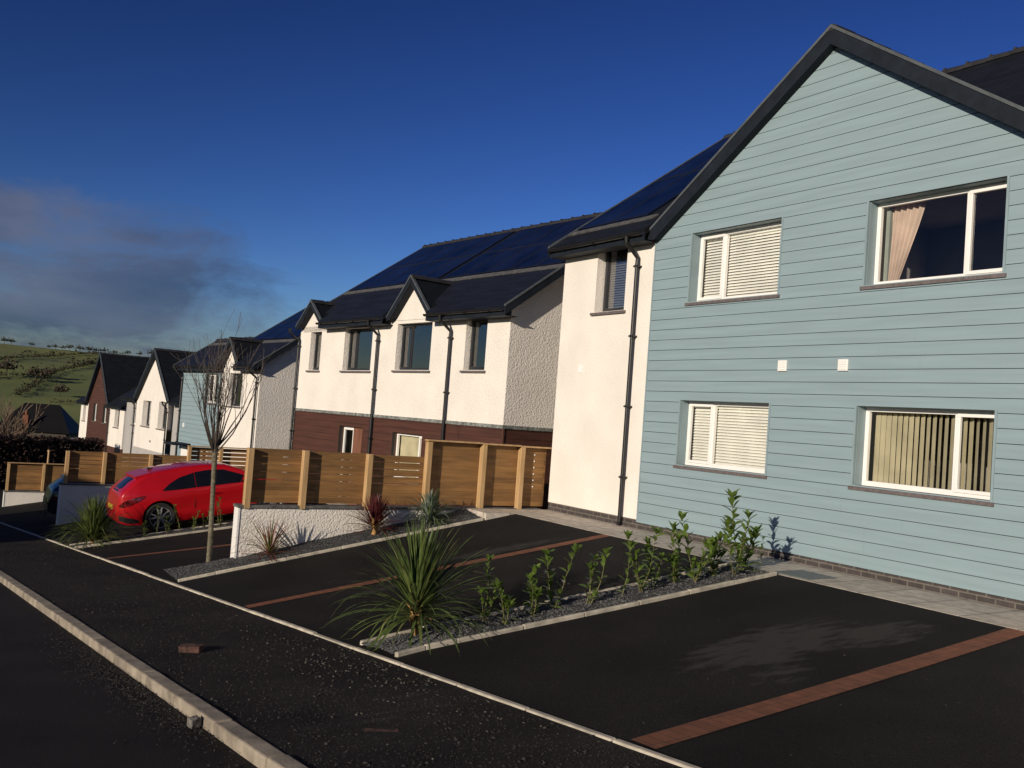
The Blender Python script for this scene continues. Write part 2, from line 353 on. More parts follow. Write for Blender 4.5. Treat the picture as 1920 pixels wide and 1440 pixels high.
def hill_h(r): return -9.0 + (r - 250) * .094
def terr(x, y):
    r = math.hypot(x, y); a = along(x, y)
    zn = -1.65 - GR * max(-60, min(a, 95)) - .55
    lowr = zn if a < 95 else zn - min(1, (a - 95) / 150) * 1.6
    if y < 60: hz = -1e9
    else:
        hz = hill_h(min(r, 560)) if r < 560 else hill_h(560) - (r - 560) * .03
        hz += 2.5 * noise.noise(Vector((x / 90, y / 90, 3.3))) * min(1, max(0, (r - 200) / 100)) 
    k = 3.0
    if y < 60: return lowr
    d = hz - lowr
    return lowr + (d if d > 8 else (0 if d < -8 else (d + 8) ** 2 / 32))
mb = MB()
xs = [-900, -600, -400, -280, -200, -140, -100, -70, -50, -35, -25, -15, -8, -4, 0, 4, 8, 12, 16, 20, 26, 32, 38, 44, 50, 58, 66, 75, 85, 95, 107, 120, 135, 150, 170, 195, 230, 280, 350, 450, 600, 900, 1300]
ys = [-300, -150, -80, -40, -20, -10, 0, 10, 20, 30, 40, 50, 60, 70, 80, 90, 100, 115, 130, 145] + list(range(160, 640, 12)) + [680, 750, 850, 1000, 1300, 1700]
idx = {}
vs = [(x, y, terr(x, y)) for x in xs for y in ys]
n_ = len(ys)
mb.add(vs, [(i * n_ + j, (i + 1) * n_ + j, (i + 1) * n_ + j + 1, i * n_ + j + 1) for i in range(len(xs) - 1) for j in range(n_ - 1)])
mh = pm('pasture', (.115, .150, .032), .95, .15, .02, .6, 2, .15)
t = mh.node_tree; p = P(mh); c = N(t, 'ShaderNodeTexCoord')
vo = N(t, 'ShaderNodeTexVoronoi'); vo.inputs['Scale'].default_value = .011; t.links.new(c.outputs['Object'], vo.inputs['Vector'])
old = p.inputs['Base Color'].links[0].from_socket
mxx = N(t, 'ShaderNodeMix', data_type='RGBA', blend_type='MULTIPLY'); mxx.inputs[0].default_value = 1.0
sp = N(t, 'ShaderNodeSeparateColor'); t.links.new(vo.outputs['Color'], sp.inputs[0])
t.links.new(old, mxx.inputs[6]); t.links.new(ramp(t, sp.outputs[0], [(0, (.8, .85, .8)), (1, (1.35, 1.15, 1.1))]), mxx.inputs[7]); t.links.new(mxx.outputs[2], p.inputs['Base Color'])
M['hill'] = mh
struct('terrain', mb, mh, smooth=True)

# road, kerb, pavement, edging (written along the street)
mb = MB(); grid(mb, lambda a, l: sxy(l, a) + (street_z(*sxy(l, a)) - .062 - .012 * (l + .6) ** 2 * .15,), -14, 88, 51, -4.4, 2.17, 6); struct('road', mb, M['road'])
mb = MB()
a = -14.0
while a < 86:
    e = a + .905
    b0 = [sxy(2.16, a + .004), sxy(2.295, a + .004), sxy(2.295, e - .004), sxy(2.16, e - .004)]
    jit = random.uniform(-.003, .003)
    b = [(x, y, street_z(x, y) - .2) for x, y in b0]; tp = [(x, y, street_z(x, y) + .012 + jit) for x, y in b0]
    mb.prism(b, tp); a = e + .008
struct('kerb', mb, M['kerb'], bevel=.014)
mb = MB(); grid(mb, lambda a, l: sxy(l, a) + (street_z(*sxy(l, a)) + .006 * noise.noise(Vector((a * 2, l * 3, 0))),), -14, 88, 408, 2.29, 4.19, 14); struct('pavement', mb, M['pave'], smooth=True)
mb = MB(); a = -14.0
while a < 86:
    e = a + .914
    b0 = [sxy(4.165, a + .003), sxy(4.225, a + .003), sxy(4.225, e - .003), sxy(4.165, e - .003)]; j = random.uniform(-.006, .006)
    mb.prism([(x, y, street_z(x, y) - .15) for x, y in b0], [(x, y, street_z(x, y) + .022 + j) for x, y in b0]); a = e + .006
struct('edging', mb, M['edging'], bevel=.012)
# far pavement beyond the road (out of frame) keeps the street believable from the side
mb = MB(); grid(mb, lambda a, l: sxy(l, a) + (street_z(*sxy(l, a)),), -14, 88, 20, -7, -4.4, 2); struct('pavement_opposite', mb, M['pave'])

# terraced drives: level along the house path, following the street slope at the front
def drive_sheet(y0, y1, dz=0.0, x0=None, x1=None, mat='drive', name='driveway', nx=10):
    mb = MB()
    ny = max(2, int((y1 - y0) / .5))
    def f(u, v):
        xf = front_x(v) if x0 is None else x0(v); xe = XB if x1 is None else x1
        x = xf + (xe - xf) * u; return (x, v, drive_z(x, min(max(v, y0), y1 - 1e-4)) + dz)
    grid(mb, f, 0, 1, nx, y0, y1, ny); return struct(name, mb, M[mat])
drive_sheet(-14, 15.0)
drive_sheet(15.0, 28.05); drive_sheet(28.05, 41.1); drive_sheet(41.1, 57.5); drive_sheet(57.5, 84)
def strip(pts0, pts1, y0, mat, name, dz=.006, n=12):
    """a band across a drive between two lines given as ((x,y),(x,y))"""
    mb = MB()
    def f(u, v):
        a = Vector(pts0[0]).lerp(Vector(pts0[1]), u); b = Vector(pts1[0]).lerp(Vector(pts1[1]), u); q = a.lerp(b, v)
        return (q.x, q.y, drive_z(q.x, q.y) + dz)
    grid(mb, f, 0, 1, n, 0, 1, 1); return struct(name, mb, mat)
strip(((4.06, 4.33), (9.40, 4.83)), ((4.06, 4.57), (9.40, 5.05)), 0, M['paver'], 'block_paving_line')
strip(((3.68, 11.34), (9.40, 11.36)), ((3.68, 11.54), (9.40, 11.56)), 0, M['paver'], 'block_paving_line')
strip(((3.3, 18.75), (9.40, 18.8)), ((3.3, 18.95), (9.40, 19.0)), 0, M['paver'], 'block_paving_line')
# slab paths in front of the houses
def path_sheet(y0, y1, z, x1, name='slab_path'):
    mb = MB(); mb.box(XB + .0, x1, y0, y1, z - .12, z + .004); return struct(name, mb, M['slabs'])
path_sheet(-14, 14.86, -1.72, 10.72); path_sheet(15.12, 27.9, -2.6, 10.6); path_sheet(28.2, 41.0, -3.85, 10.6)
path_sheet(41.3, 57.4, -5.05, 10.4); path_sheet(57.6, 80, -6.1, 11.2)
mb = MB(); mb.box(8.78, XB, 14.16, 14.86, -1.84, -1.712); struct('slab_landing', mb, M['slabs'])
# drain cover at the house end of the bed
mb = MB(); mb.box(9.5, 10.08, 7.62, 8.18, -1.74, -1.708)
tag(mb.build('drain_cover', pm('cover_metal', (.10, .11, .11), .5, .2, 20, .5, 60, .003)), 'square grey metal cover let into the slab path at the end of the laurel bed', 'drain cover')

# planting beds between the drives
def bed(name, edge0, edge1, z_of, chips, rim=(True, True), seed=1, bank=0.0):
    """edge0/edge1 = lists of (x,y) along the bed; returns nothing"""
    rnd = random.Random(seed); mb = MB(); n = 24
    def at(u, v):
        def lerp(pl, u):
            k = u * (len(pl) - 1); i = min(int(k), len(pl) - 2); return Vector(pl[i]).lerp(Vector(pl[i + 1]), k - i)
        q = lerp(edge0, u).lerp(lerp(edge1, u), v); return q
    def f(u, v):
        q = at(u, v); return (q.x, q.y, z_of(q.x, q.y) + .02 + bank * v + .02 * noise.noise(Vector((q.x * 4, q.y * 4, 0))))
    grid(mb, f, 0, 1, n, 0, 1, 5); struct(name, mb, M['gravel_bed'], smooth=True)
    mb = MB()
    for _ in range(chips):
        u, v = rnd.random(), rnd.uniform(.03, .97); q = at(u, v); s = rnd.uniform(.006, .016); z = f(u, v)[2] + s * .4
        blob(mb, (q.x, q.y, z), s, rnd)
    tag(mb.build('gravel_mulch', M['chip'], fix=False), 'dark grey slate gravel spread over the ' + ('laurel bed' if seed == 1 else 'narrow bed by the white retaining wall' if seed == 2 else 'bed in front of the red car'), 'gravel', kind='stuff')
    for k, e in enumerate((edge0, edge1)):
        if not rim[k]: continue
        mb = MB()
        sg = -1 if k == 0 else 1
        for i in range(len(e) - 1):
            a, b = Vector(e[i]), Vector(e[i + 1]); L = (b - a).length; m_ = max(1, round(L / .9)); d = (b - a).normalized(); nn = Vector((-d.y, d.x)) * .026
            for j in range(m_):
                p0 = a.lerp(b, j / m_) + d * .003; p1 = a.lerp(b, (j + 1) / m_) - d * .003; jz = rnd.uniform(-.004, .004)
                pts = [p0 - nn, p1 - nn, p1 + nn, p0 + nn]
                mb.prism([(q.x, q.y, z_of(q.x, q.y) - .1) for q in pts], [(q.x, q.y, z_of(q.x, q.y) + .045 + jz) for q in pts])
        struct('bed_edging', mb, M['edging'], bevel=.01)
def blob(mb, c, s, rnd, flat=.6):
    b = len(mb.v); q = rnd.random() * 6.28
    vs = []
    for k in range(4):
        a = q + k * 1.5708 + rnd.uniform(-.4, .4); rr = s * rnd.uniform(.7, 1.3); vs.append((c[0] + rr * math.cos(a), c[1] + rr * math.sin(a), c[2] + s * rnd.uniform(-.25, .25)))
    vs.append((c[0], c[1], c[2] + s * flat * rnd.uniform(.7, 1.2))); vs.append((c[0], c[1], c[2] - s * .6))
    mb.add(vs, [(0, 1, 4), (1, 2, 4), (2, 3, 4), (3, 0, 4), (1, 0, 5), (2, 1, 5), (3, 2, 5), (0, 3, 5)])
bed('planting_bed', [(3.92, 7.72), (4.25, 7.78), (4.6, 7.80), (7, 7.9), (9.38, 8.02)], [(3.88, 8.42), (4.3, 8.47), (4.6, 8.5), (7, 8.62), (9.38, 8.74)], drive_z, 9000, seed=1)
bed('planting_bed', [(3.56, 14.44), (4.1, 14.40), (5.2, 14.33), (7, 14.26), (8.75, 14.2)], [(3.5, 15.16), (4.3, 15.0), (5.2, 14.9), (7, 14.9), (8.78, 14.9)], lambda x, y: drive_z(x, min(y, 14.99)), 3500, rim=(True, False), seed=2, bank=.10)
bed('planting_bed', [(3.1, 21.5), (5, 21.5), (7, 21.52), (9.3, 21.55)], [(3.1, 22.2), (5, 22.2), (7, 22.2), (9.3, 22.25)], drive_z, 2200, seed=3)

# loose stones on the unfinished footway
rnd = random.Random(5)
mb = MB(); ml = MB()
def pave_pt(l, a): x, y = sxy(l, a); return x, y, street_z(x, y)
for _ in range(17000):
    a = 2.2 + 22 * rnd.random() ** 1.8; l = rnd.uniform(2.32, 4.14)
    s = rnd.uniform(.003, .008) * (1 + 1.2 * (rnd.random() < .05)); x, y, z = pave_pt(l, a); blob(mb, (x, y, z + s * .3), s, rnd)
for _ in range(320):
    a = rnd.gauss(7.1, 1.1); l = rnd.gauss(3.85, .3)
    if not 2.35 < l < 4.14: continue
    s = rnd.uniform(.005, .014); x, y, z = pave_pt(l, a); blob(ml, (x, y, z + s * .3), s, rnd)
for _ in range(150):
    a = 2.2 + 14 * rnd.random(); l = rnd.uniform(2.35, 4.12); s = rnd.uniform(.004, .010); x, y, z = pave_pt(l, a); blob(ml, (x, y, z + s * .3), s, rnd)
tag(mb.build('loose_gravel', M['stone_dark'], fix=False), 'dark loose gravel scattered over the unfinished pavement', 'gravel', kind='stuff')
tag(ml.build('pale_grit', M['stone_light'], fix=False), 'pale stone chippings scattered on the dark pavement near the spiky palm', 'chippings', kind='stuff')
mb = MB()
for _ in range(1500):
    a = rnd.gauss(8.0, 1.3); l = 2.12 - abs(rnd.gauss(0, .16)); x, y = sxy(l, a); s = rnd.uniform(.004, .010); blob(mb, (x, y, street_z(x, y) - .062 + s), s, rnd)
tag(mb.build('gutter_grit', M['stone_dark'], fix=False), 'dark grit gathered on the road along the kerb', 'grit', kind='stuff')

# half brick, flat brick and a lump of concrete
def brick_obj(l, a, rot, name, label, sz, col, buried=0.0, cat='brick'):
    x, y = sxy(l, a); z = street_z(x, y) - buried
    bm = bmesh.new(); bmesh.ops.create_cube(bm, size=1)
    bmesh.ops.subdivide_edges(bm, edges=bm.edges[:], cuts=4, use_grid_fill=True)
    rr = random.Random(int(a * 100))
    for v in bm.verts:
        nn = noise.noise(v.co * 3.1 + Vector((a, l, 0))); v.co = Vector((v.co.x * sz[0], v.co.y * sz[1], (v.co.z + .5) * sz[2])); v.co *= 1 + .12 * nn
    me = bpy.data.meshes.new(name); bm.to_mesh(me); bm.free(); me.materials.append(col)
    o = bpy.data.objects.new(name, me); COL.objects.link(o); o.location = (x, y, z); o.rotation_euler = (R(4), R(-3), R(rot))
    b = o.modifiers.new('bevel', 'BEVEL'); b.width = .004; b.limit_method = 'ANGLE'
    tag(o, label, cat); return o
red_b = pm('old_red_brick', (.055, .024, .018), .9, .35, 18, .8, 40, .006)
brick_obj(2.80, 8.66, -38, 'broken_brick', 'broken red brick lying on the dark pavement between kerb and edging', (.20, .10, .06), red_b)
brick_obj(3.02, 5.35, -30, 'sunken_brick', 'dull red brick trodden almost flush into the dark pavement near the bottom of the photo', (.22, .10, .05), red_b, .047)
brick_obj(2.10, 6.30, 20, 'concrete_lump', 'small grey lump of concrete on the road against the kerb', (.075, .06, .06), pm('lump', (.14, .13, .12), .9, .3, 30), .058, 'stone')

# ------------------------------------------------------------------ building kit (frame: n into the house, v along the street, z up)
def face_wall(mb, x, y0, y1, z0, z1, holes=(), depth=.16, gable=None):
    ys_ = sorted({y0, y1} | {h[0] for h in holes} | {h[1] for h in holes}); zs = sorted({z0, z1} | {h[2] for h in holes} | {h[3] for h in holes})
    for i in range(len(ys_) - 1):
        for j in range(len(zs) - 1):
            cy, cz = (ys_[i] + ys_[i + 1]) / 2, (zs[j] + zs[j + 1]) / 2
            if any(h[0] < cy < h[1] and h[2] < cz < h[3] for h in holes): continue
            mb.poly([(x, ys_[i], zs[j]), (x, ys_[i + 1], zs[j]), (x, ys_[i + 1], zs[j + 1]), (x, ys_[i], zs[j + 1])])
    for a, b, c_, d in holes:
        X = x + depth
        mb.poly([(x, a, c_), (X, a, c_), (X, a, d), (x, a, d)]); mb.poly([(x, b, c_), (X, b, c_), (X, b, d), (x, b, d)])
        mb.poly([(x, a, d), (X, a, d), (X, b, d), (x, b, d)]); mb.poly([(x, a, c_), (X, a, c_), (X, b, c_), (x, b, c_)])
    if gable:
        mb.poly([(x, gable[0], z1), (x, gable[1], z1), (x, gable[2], gable[3])])
def boards(root, x, y0, y1, z0, z1, holes, mat, trim, gap=.008, h=.175, gable=None, name='cladding', ends=True, jog=0):
    """horizontal boards with open shadow gaps over a dark cavity; holes get corner trims"""
    mb = MB(); th = .018; z = z0; tr = .035
    hs = [(a - tr, b + tr, c_, d) for a, b, c_, d in holes]
    zt = gable[3] if gable else z1
    rnd = random.Random(11)
    while z < zt - .01:
        za, zb = z, min(z + h - gap, zt)
        cuts = [(y0, y1)]
        if za >= z1 - 1e-6 and gable:
            def w(zz): return (gable[0] + (gable[2] - gable[0]) * (zz - z1) / (gable[3] - z1), gable[1] + (gable[2] - gable[1]) * (zz - z1) / (gable[3] - z1))
            a0, b0 = w(za); a1, b1 = w(zb)
            lo = [(x, a0, za), (x, b0, za), (x, b1, zb), (x, a1, zb)]
            mb.prism([(p_[0] - th, p_[1], p_[2]) for p_ in lo], lo); z += h; continue
        segs = [(y0, y1, za, zb)]
        for (a, b, c_, d) in hs:
            ns = []
            for s_ in segs:
                if s_[3] <= c_ + 1e-6 or s_[2] >= d - 1e-6 or s_[1] <= a or s_[0] >= b: ns.append(s_); continue
                if s_[0] < a: ns.append((s_[0], a, s_[2], s_[3]))
                if s_[1] > b: ns.append((b, s_[1], s_[2], s_[3]))
                if s_[2] < c_ - .004: ns.append((max(a, s_[0]), min(b, s_[1]), s_[2], c_))
                if s_[3] > d + .004: ns.append((max(a, s_[0]), min(b, s_[1]), d, s_[3]))
            segs = ns
        for s_ in segs:
            j = rnd.uniform(-.0012, .0012)
            # long boards are butt jointed
            a_ = s_[0]
            while s_[1] - a_ > 3.4:
                e_ = a_ + rnd.uniform(2.0, 3.3); mb.box(x - th + j, x, a_, e_ - .0007, s_[2], s_[3]); a_ = e_ + .0007
            mb.box(x - th + j, x, a_, s_[1], s_[2], s_[3])
        z += h
    o = mb.build(name, mat, root)
    for a, b, c_, d in holes:
        mb = MB()
        for yy in (a - tr + .002, b + .002):
            mb.box(x - th - .006, x + .15, yy if yy > b else a - tr + .002, (yy + tr - .004), c_ - .05, d + .004)
        mb.box(x - th - .004, x + .15, a, b, d, d + .006)
        mb.build('window_trim', trim, root)
    return o
def room(mb, y0, y1, z0, z1, x, deep=2.2):
    a, b, c_, d, X = y0 - .7, y1 + .7, z0 - .75, z1 + .12, x + deep
    mb.poly([(X, a, c_), (X, b, c_), (X, b, d), (X, a, d)])
    for q in ([(x, a, c_), (X, a, c_), (X, a, d), (x, a, d)], [(x, b, c_), (X, b, c_), (X, b, d), (x, b, d)], [(x, a, d), (X, a, d), (X, b, d), (x, b, d)], [(x, a, c_), (X, a, c_), (X, b, c_), (x, b, c_)]): mb.poly(q)
def window(root, y0, y1, z0, z1, x, fmat, split=None, sash=None, kind=None, sill=True, depth=.11, fw=.052, label=None, deep=2.2):
    """opening y0..y1, z0..z1 in a wall whose face is at x; split = y of the mullion, sash = side that opens"""
    X = x + depth; mb = MB()
    mb.box(X, X + .06, y0, y1, z0, z0 + fw + .012); mb.box(X, X + .06, y0, y1, z1 - fw, z1)
    mb.box(X + .001, X + .061, y0, y0 + fw, z0 + fw + .012, z1 - fw); mb.box(X + .001, X + .061, y1 - fw, y1, z0 + fw + .012, z1 - fw)
    lights = [(y0 + fw, y1 - fw)]
    if split:
        mb.box(X + .002, X + .062, split - fw / 2, split + fw / 2, z0 + fw + .012, z1 - fw)
        lights = [(y0 + fw, split - fw / 2), (split + fw / 2, y1 - fw)]
    if sash is not None:
        a, b = lights[sash]; a -= .02; b += .02; c_, d = z0 + fw - .01, z1 - fw + .02; k = .045; XX = X - .016
        mb.box(XX, X + .03, a, b, c_, c_ + k); mb.box(XX, X + .03, a, b, d - k, d)
        mb.box(XX + .001, X + .03, a, a + k, c_ + k, d - k); mb.box(XX + .001, X + .03, b - k, b, c_ + k, d - k)
        lights[sash] = (a + k, b - k)
    w = mb.build('window', fmat, root, bevel=.004)
    if label: w['label'] = label
    mb = MB()
    for a, b in lights: mb.poly([(X + .025, a - .01, z0 + fw), (X + .025, a - .01, z1 - fw + .01), (X + .025, b + .01, z1 - fw + .01), (X + .025, b + .01, z0 + fw)])
    mb.build('pane', M['glass_sky'] if fmat is M['dark'] else M['glass'], w, fix=False)
    if sill:
        mb = MB(); mb.prism([(x - .055, y0 - .06, z0 - .062), (X, y0 - .06, z0 - .062), (X, y1 + .06, z0 - .062), (x - .055, y1 + .06, z0 - .062)],
                            [(x - .055, y0 - .06, z0 - .016), (X, y0 - .06, z0 + .002), (X, y1 + .06, z0 + .002), (x - .055, y1 + .06, z0 - .016)])
        mb.build('sill', M['sill'], w)
    mb = MB(); room(mb, y0, y1, z0, z1, X + .064, deep); mb.build('room', M['room'], w)
    B = X + .10
    if kind == 'venetian':
        mb = MB(); z = z0 + .06
        while z < z1 - .05:
            for a, b in lights:
                j = random.uniform(-.001, .001)
                mb.poly([(B - .014, a - .02, z + j), (B - .014, b + .02, z + j), (B - .006, b + .02, z + .022 + j), (B - .006, a - .02, z + .022 + j)])
                mb.poly([(B - .006, a - .02, z + .022 + j), (B - .006, b + .02, z + .022 + j), (B + .014, b + .02, z + .041 + j), (B + .014, a - .02, z + .041 + j)])
            z += .047
        for a, b in lights: mb.box(B - .02, B + .02, a - .02, b + .02, z1 - .10, z1 - .05)
        mb.build('venetian_blind', M['blind'] if fmat is M['white'] else M['shaded_blind'], w, fix=False)
    if kind == 'vertical':
        mb = MB(); y = y0 + .05; rnd = random.Random(3)
        while y < y1 - .06:
            if y < split + .0: an = R(rnd.uniform(-10, 10) + (4 if y < y0 + .12 else 36))
            else: an = R(40 - 40 * (y - split) / (y1 - split) + rnd.uniform(-5, 5))
            if y > y1 - .14: an = R(10)
            wd = .044; dy, dx = wd * math.cos(an), wd * math.sin(an)
            mb.prism([(B + .05 - dx, y - dy, z0 + .04), (B + .05 + dx, y + dy, z0 + .04), (B + .051 + dx, y + dy + .001, z0 + .04), (B + .051 - dx, y - dy + .001, z0 + .04)],
                     [(B + .05 - dx, y - dy, z1 - .03), (B + .05 + dx, y + dy, z1 - .03), (B + .051 + dx, y + dy + .001, z1 - .03), (B + .051 - dx, y - dy + .001, z1 - .03)])
            y += .082
        mb.build('vertical_blind', M['vblind'], w, fix=False)
    if kind == 'curtain':
        mb = MB(); nn = 60; kk = 26
        def f(u, v):
            top = .50; g = .50 - .36 * (1 - v) ** 1.2            # gathered towards the bottom
            yy = y1 - .10 - (g * u) ; 
            return (B + .06 + .022 * math.sin(u * 34 + .6 * math.sin(v * 4)) , yy, z0 + .03 + (z1 - z0 - .06) * v)
        grid(mb, f, 0, 1, nn, 0, 1, kk); cu = mb.build('curtain', M['curtain'], w, smooth=True, fix=False)
        mb = MB()
        def f2(u, v): return (B + .06 + .02 * math.sin(u * 16), y0 + .055 + (.03 + .09 * v) * u, z0 + .1 + (z1 - z0 - .13) * v)
        grid(mb, f2, 0, 1, 20, 0, 1, 10); mb.build('curtain', M['curtain'], w, smooth=True, fix=False)
        mb = MB(); mb.box(B + .02, B + .09, y1 - .115, y1 - .06, z0 + .02, z1 - .05); mb.build('curtain_edge', M['silver_cloth'], w)
    if kind == 'roller':
        mb = MB(); a, b = lights[1] if split else lights[0]; mb.box(B, B + .004, y0 + .05, y1 - .05, z0 + .04, z1 - .05); mb.build('roller_blind', M['vblind'], w)
    return w
M['shaded_blind'] = pm('shaded_blind', (.13, .14, .16), .6, .05)  # blind coloured grey to stand for shade in the deep reveal
M['silver_cloth'] = pm('grey_green_curtain', (.22, .25, .22), .9, .1)
def gutter(root, x, y0, y1, z, r=.055):
    mb = MB(); n = 10; prof = []
    for k in range(n + 1):
        a = math.pi + math.pi * k / n; prof.append((x + r * math.cos(a), z + r * math.sin(a)))
    for k in range(n + 1):
        a = 2 * math.pi - math.pi * k / n; prof.append((x + (r - .006) * math.cos(a), z + .001 + (r - .006) * math.sin(a)))
    mb.prism([(p_[0], y0, p_[1]) for p_ in prof], [(p_[0], y1, p_[1]) for p_ in prof])
    k = y0 + .4
    while k < y1: mb.box(x - r - .006, x + r, k, k + .03, z - r - .006, z - r + .02); k += .9
    return mb.build('gutter', M['gutter'], root)
def downpipe(root, xw, xg, y, ztop, zbot, r=.034):
    mb = MB(); mb.tube([(xg, y, ztop), (xg, y, ztop - .10), (xw - .075, y, ztop - .33), (xw - .075, y, ztop - .42), (xw - .075, y, zbot + .06), (xw - .11, y, zbot)], [r * 1.5, r, r, r, r, r], 12)
    z = ztop - .5
    while z > zbot:
        mb.box(xw - .115, xw + .002, y - .055, y + .055, z, z + .03); mb.tube([(xw - .075, y, z - .02), (xw - .075, y, z + .05)], r * 1.18, 12); z -= 1.25
    return mb.build('downpipe', M['gutter'], root, smooth=False)
def main_roof(root, xe, ze, pitch, y0, y1, xr, gables=(), wall_x=0, th=.10, mat='tile_y', back=True, name='roof'):
    """front slope from the eave (xe, ze) to the ridge at xr; the eave is cut where gables come through"""
    mb = MB(); zr = ze + pitch * (xr - xe); xc = wall_x + .10; zc = ze + pitch * (xc - xe)
    segs = [y0]; 
    for a, b in gables: segs += [max(a, y0), min(b, y1)]
    segs.append(y1)
    for i in range(0, len(segs), 2):
        if segs[i + 1] - segs[i] > .02: mb.slab([(xe, segs[i], ze), (xc, segs[i], zc), (xc, segs[i + 1], zc), (xe, segs[i + 1], ze)], th)
    mb.slab([(xc, y0, zc), (xr, y0, zr), (xr, y1, zr), (xc, y1, zc)], th)
    if back: mb.slab([(xr, y0, zr), (2 * xr - xe, y0, ze), (2 * xr - xe, y1, ze), (xr, y1, zr)], th)
    r_ = mb.build(name, M[mat], root)
    rm = MB(); y = y0
    while y < y1 - .05:
        e = min(y + .42, y1)
        rm.prism([(xr - .13, y, zr - .075), (xr - .10, y, zr + .0), (xr, y, zr + .055), (xr + .10, y, zr + .0), (xr + .13, y, zr - .075)],
                 [(xr - .13, e - .01, zr - .068), (xr - .10, e - .01, zr + .014), (xr, e - .01, zr + .072), (xr + .10, e - .01, zr + .014), (xr + .13, e - .01, zr - .068)])
        rm.box(xr - .055, xr + .055, e - .05, e - .005, zr + .02, zr + .072) if e - y > .3 else None
        y += .42
    rm.build('ridge_tiles', M['ridge'], r_)
    for i in range(0, len(segs), 2):
        fm = MB()
        if segs[i + 1] - segs[i] > .02:
            fm.box(xe + .02, xe + .045, segs[i] + .003, segs[i + 1] - .003, ze - .20, ze - .05); fm.box(xe + .046, wall_x + .001, segs[i] + .003, segs[i + 1] - .003, ze - .198, ze - .182)
            gutter(root, xe - .03, segs[i] + .03, segs[i + 1] - .03, ze - .055)
            fm.build('fascia', M['fascia'], root)
    return r_, zr
def verge(root, xe, ze, pitch, xr, yv, side, th=.10, w=.03, drop=.19, wall_y=None, name='bargeboard'):
    """bargeboard and trim on a sloping roof end at y=yv; side = +1 if the outside is +y"""
    mb = MB(); zr = ze + pitch * (xr - xe); ya, yb = sorted((yv, yv + side * w))
    mb.prism([(xe, ya, ze - drop), (xr, ya, zr - drop), (xr, ya, zr - .012), (xe, ya, ze - .012)], [(xe, yb, ze - drop), (xr, yb, zr - drop), (xr, yb, zr - .012), (xe, yb, ze - .012)])
    mb.prism([(xr, ya, zr - drop), (2 * xr - xe, ya, ze - drop), (2 * xr - xe, ya, ze - .012), (xr, ya, zr - .012)], [(xr, yb, zr - drop), (2 * xr - xe, yb, ze - drop), (2 * xr - xe, yb, ze - .012), (xr, yb, zr - .012)])
    mb.build(name, M['fascia'], root)
    mb = MB(); mb.prism([(xe - .01, ya - .012, ze - .01), (xr, ya - .012, zr - .01), (xr, ya - .012, zr + .03), (xe - .01, ya - .012, ze + .03)], [(xe - .01, yb + .012, ze - .01), (xr, yb + .012, zr - .01), (xr, yb + .012, zr + .03), (xe - .01, yb + .012, ze + .03)])
    mb.build('verge_trim', M['verge'], root)
    if wall_y is not None:
        mb = MB(); a, b = sorted((yv, wall_y)); mb.slab([(xe + .03, a, ze - drop + .02), (xr, a, zr - drop + .02), (xr, b, zr - drop + .02), (xe + .03, b, ze - drop + .02)], .012); mb.build('soffit', M['fascia'], root)
def front_gable(root, wall_x, over, yc, half, zap, pitch, xend, th=.10, barge=.24, mat='tile_x', trim=True, name='gable_roof'):
    """roof of a gable facing the street: ridge at (yc, zap) from x=wall_x-over back to xend"""
    x0 = wall_x - over; ze = zap - pitch * half; mb = MB()
    mb.slab([(x0, yc, zap), (xend, yc, zap), (xend, yc - half, ze), (x0, yc - half, ze)], th)
    mb.slab([(x0, yc, zap), (xend, yc, zap), (xend, yc + half, ze), (x0, yc + half, ze)], th)
    g = mb.build(name, M[mat], root)
    mb = MB()
    for s in (-1, 1):
        q = [(yc, zap - .012), (yc + s * half, ze - .012), (yc + s * half, ze - barge * .5), (yc + s * (half - .16), ze - barge + .16 * pitch), (yc, zap - barge)]
        mb.prism([(x0 - .025, a, b) for a, b in q], [(x0 + .002, a, b) for a, b in q])
    mb.build('bargeboard', M['fascia'], g)
    mb = MB()
    for s in (-1, 1):
        q = [(yc, zap - .014), (yc + s * (half + .02), ze - .028), (yc + s * (half + .02), ze + .02), (yc, zap + .034)]
        mb.prism([(x0 - .04, a, b) for a, b in q], [(x0 + .03, a, b) for a, b in q])
    mb.build('verge_trim', M['verge'], g)
    mb = MB()
    for s in (-1, 1):
        mb.slab([(x0 + .003, yc, zap - barge + .01), (wall_x + .02, yc, zap - barge + .01), (wall_x + .02, yc + s * (half - .17), ze - barge + .01 + .17 * pitch), (x0 + .003, yc + s * (half - .17), ze - barge + .01 + .17 * pitch)], .012)
    mb.build('soffit', M['fascia'], g)
    rm = MB(); x = x0 - .03
    while x < xend:
        rm.prism([(x, yc - .12, zap - .06), (x, yc - .09, zap + .0), (x, yc, zap + .045), (x, yc + .09, zap), (x, yc + .12, zap - .06)], [(x + .41, yc - .12, zap - .055), (x + .41, yc - .09, zap + .012), (x + .41, yc, zap + .06), (x + .41, yc + .09, zap + .012), (x + .41, yc + .12, zap - .055)]); x += .42
    rm.build('ridge_tiles', M['ridge'], g)
    return g
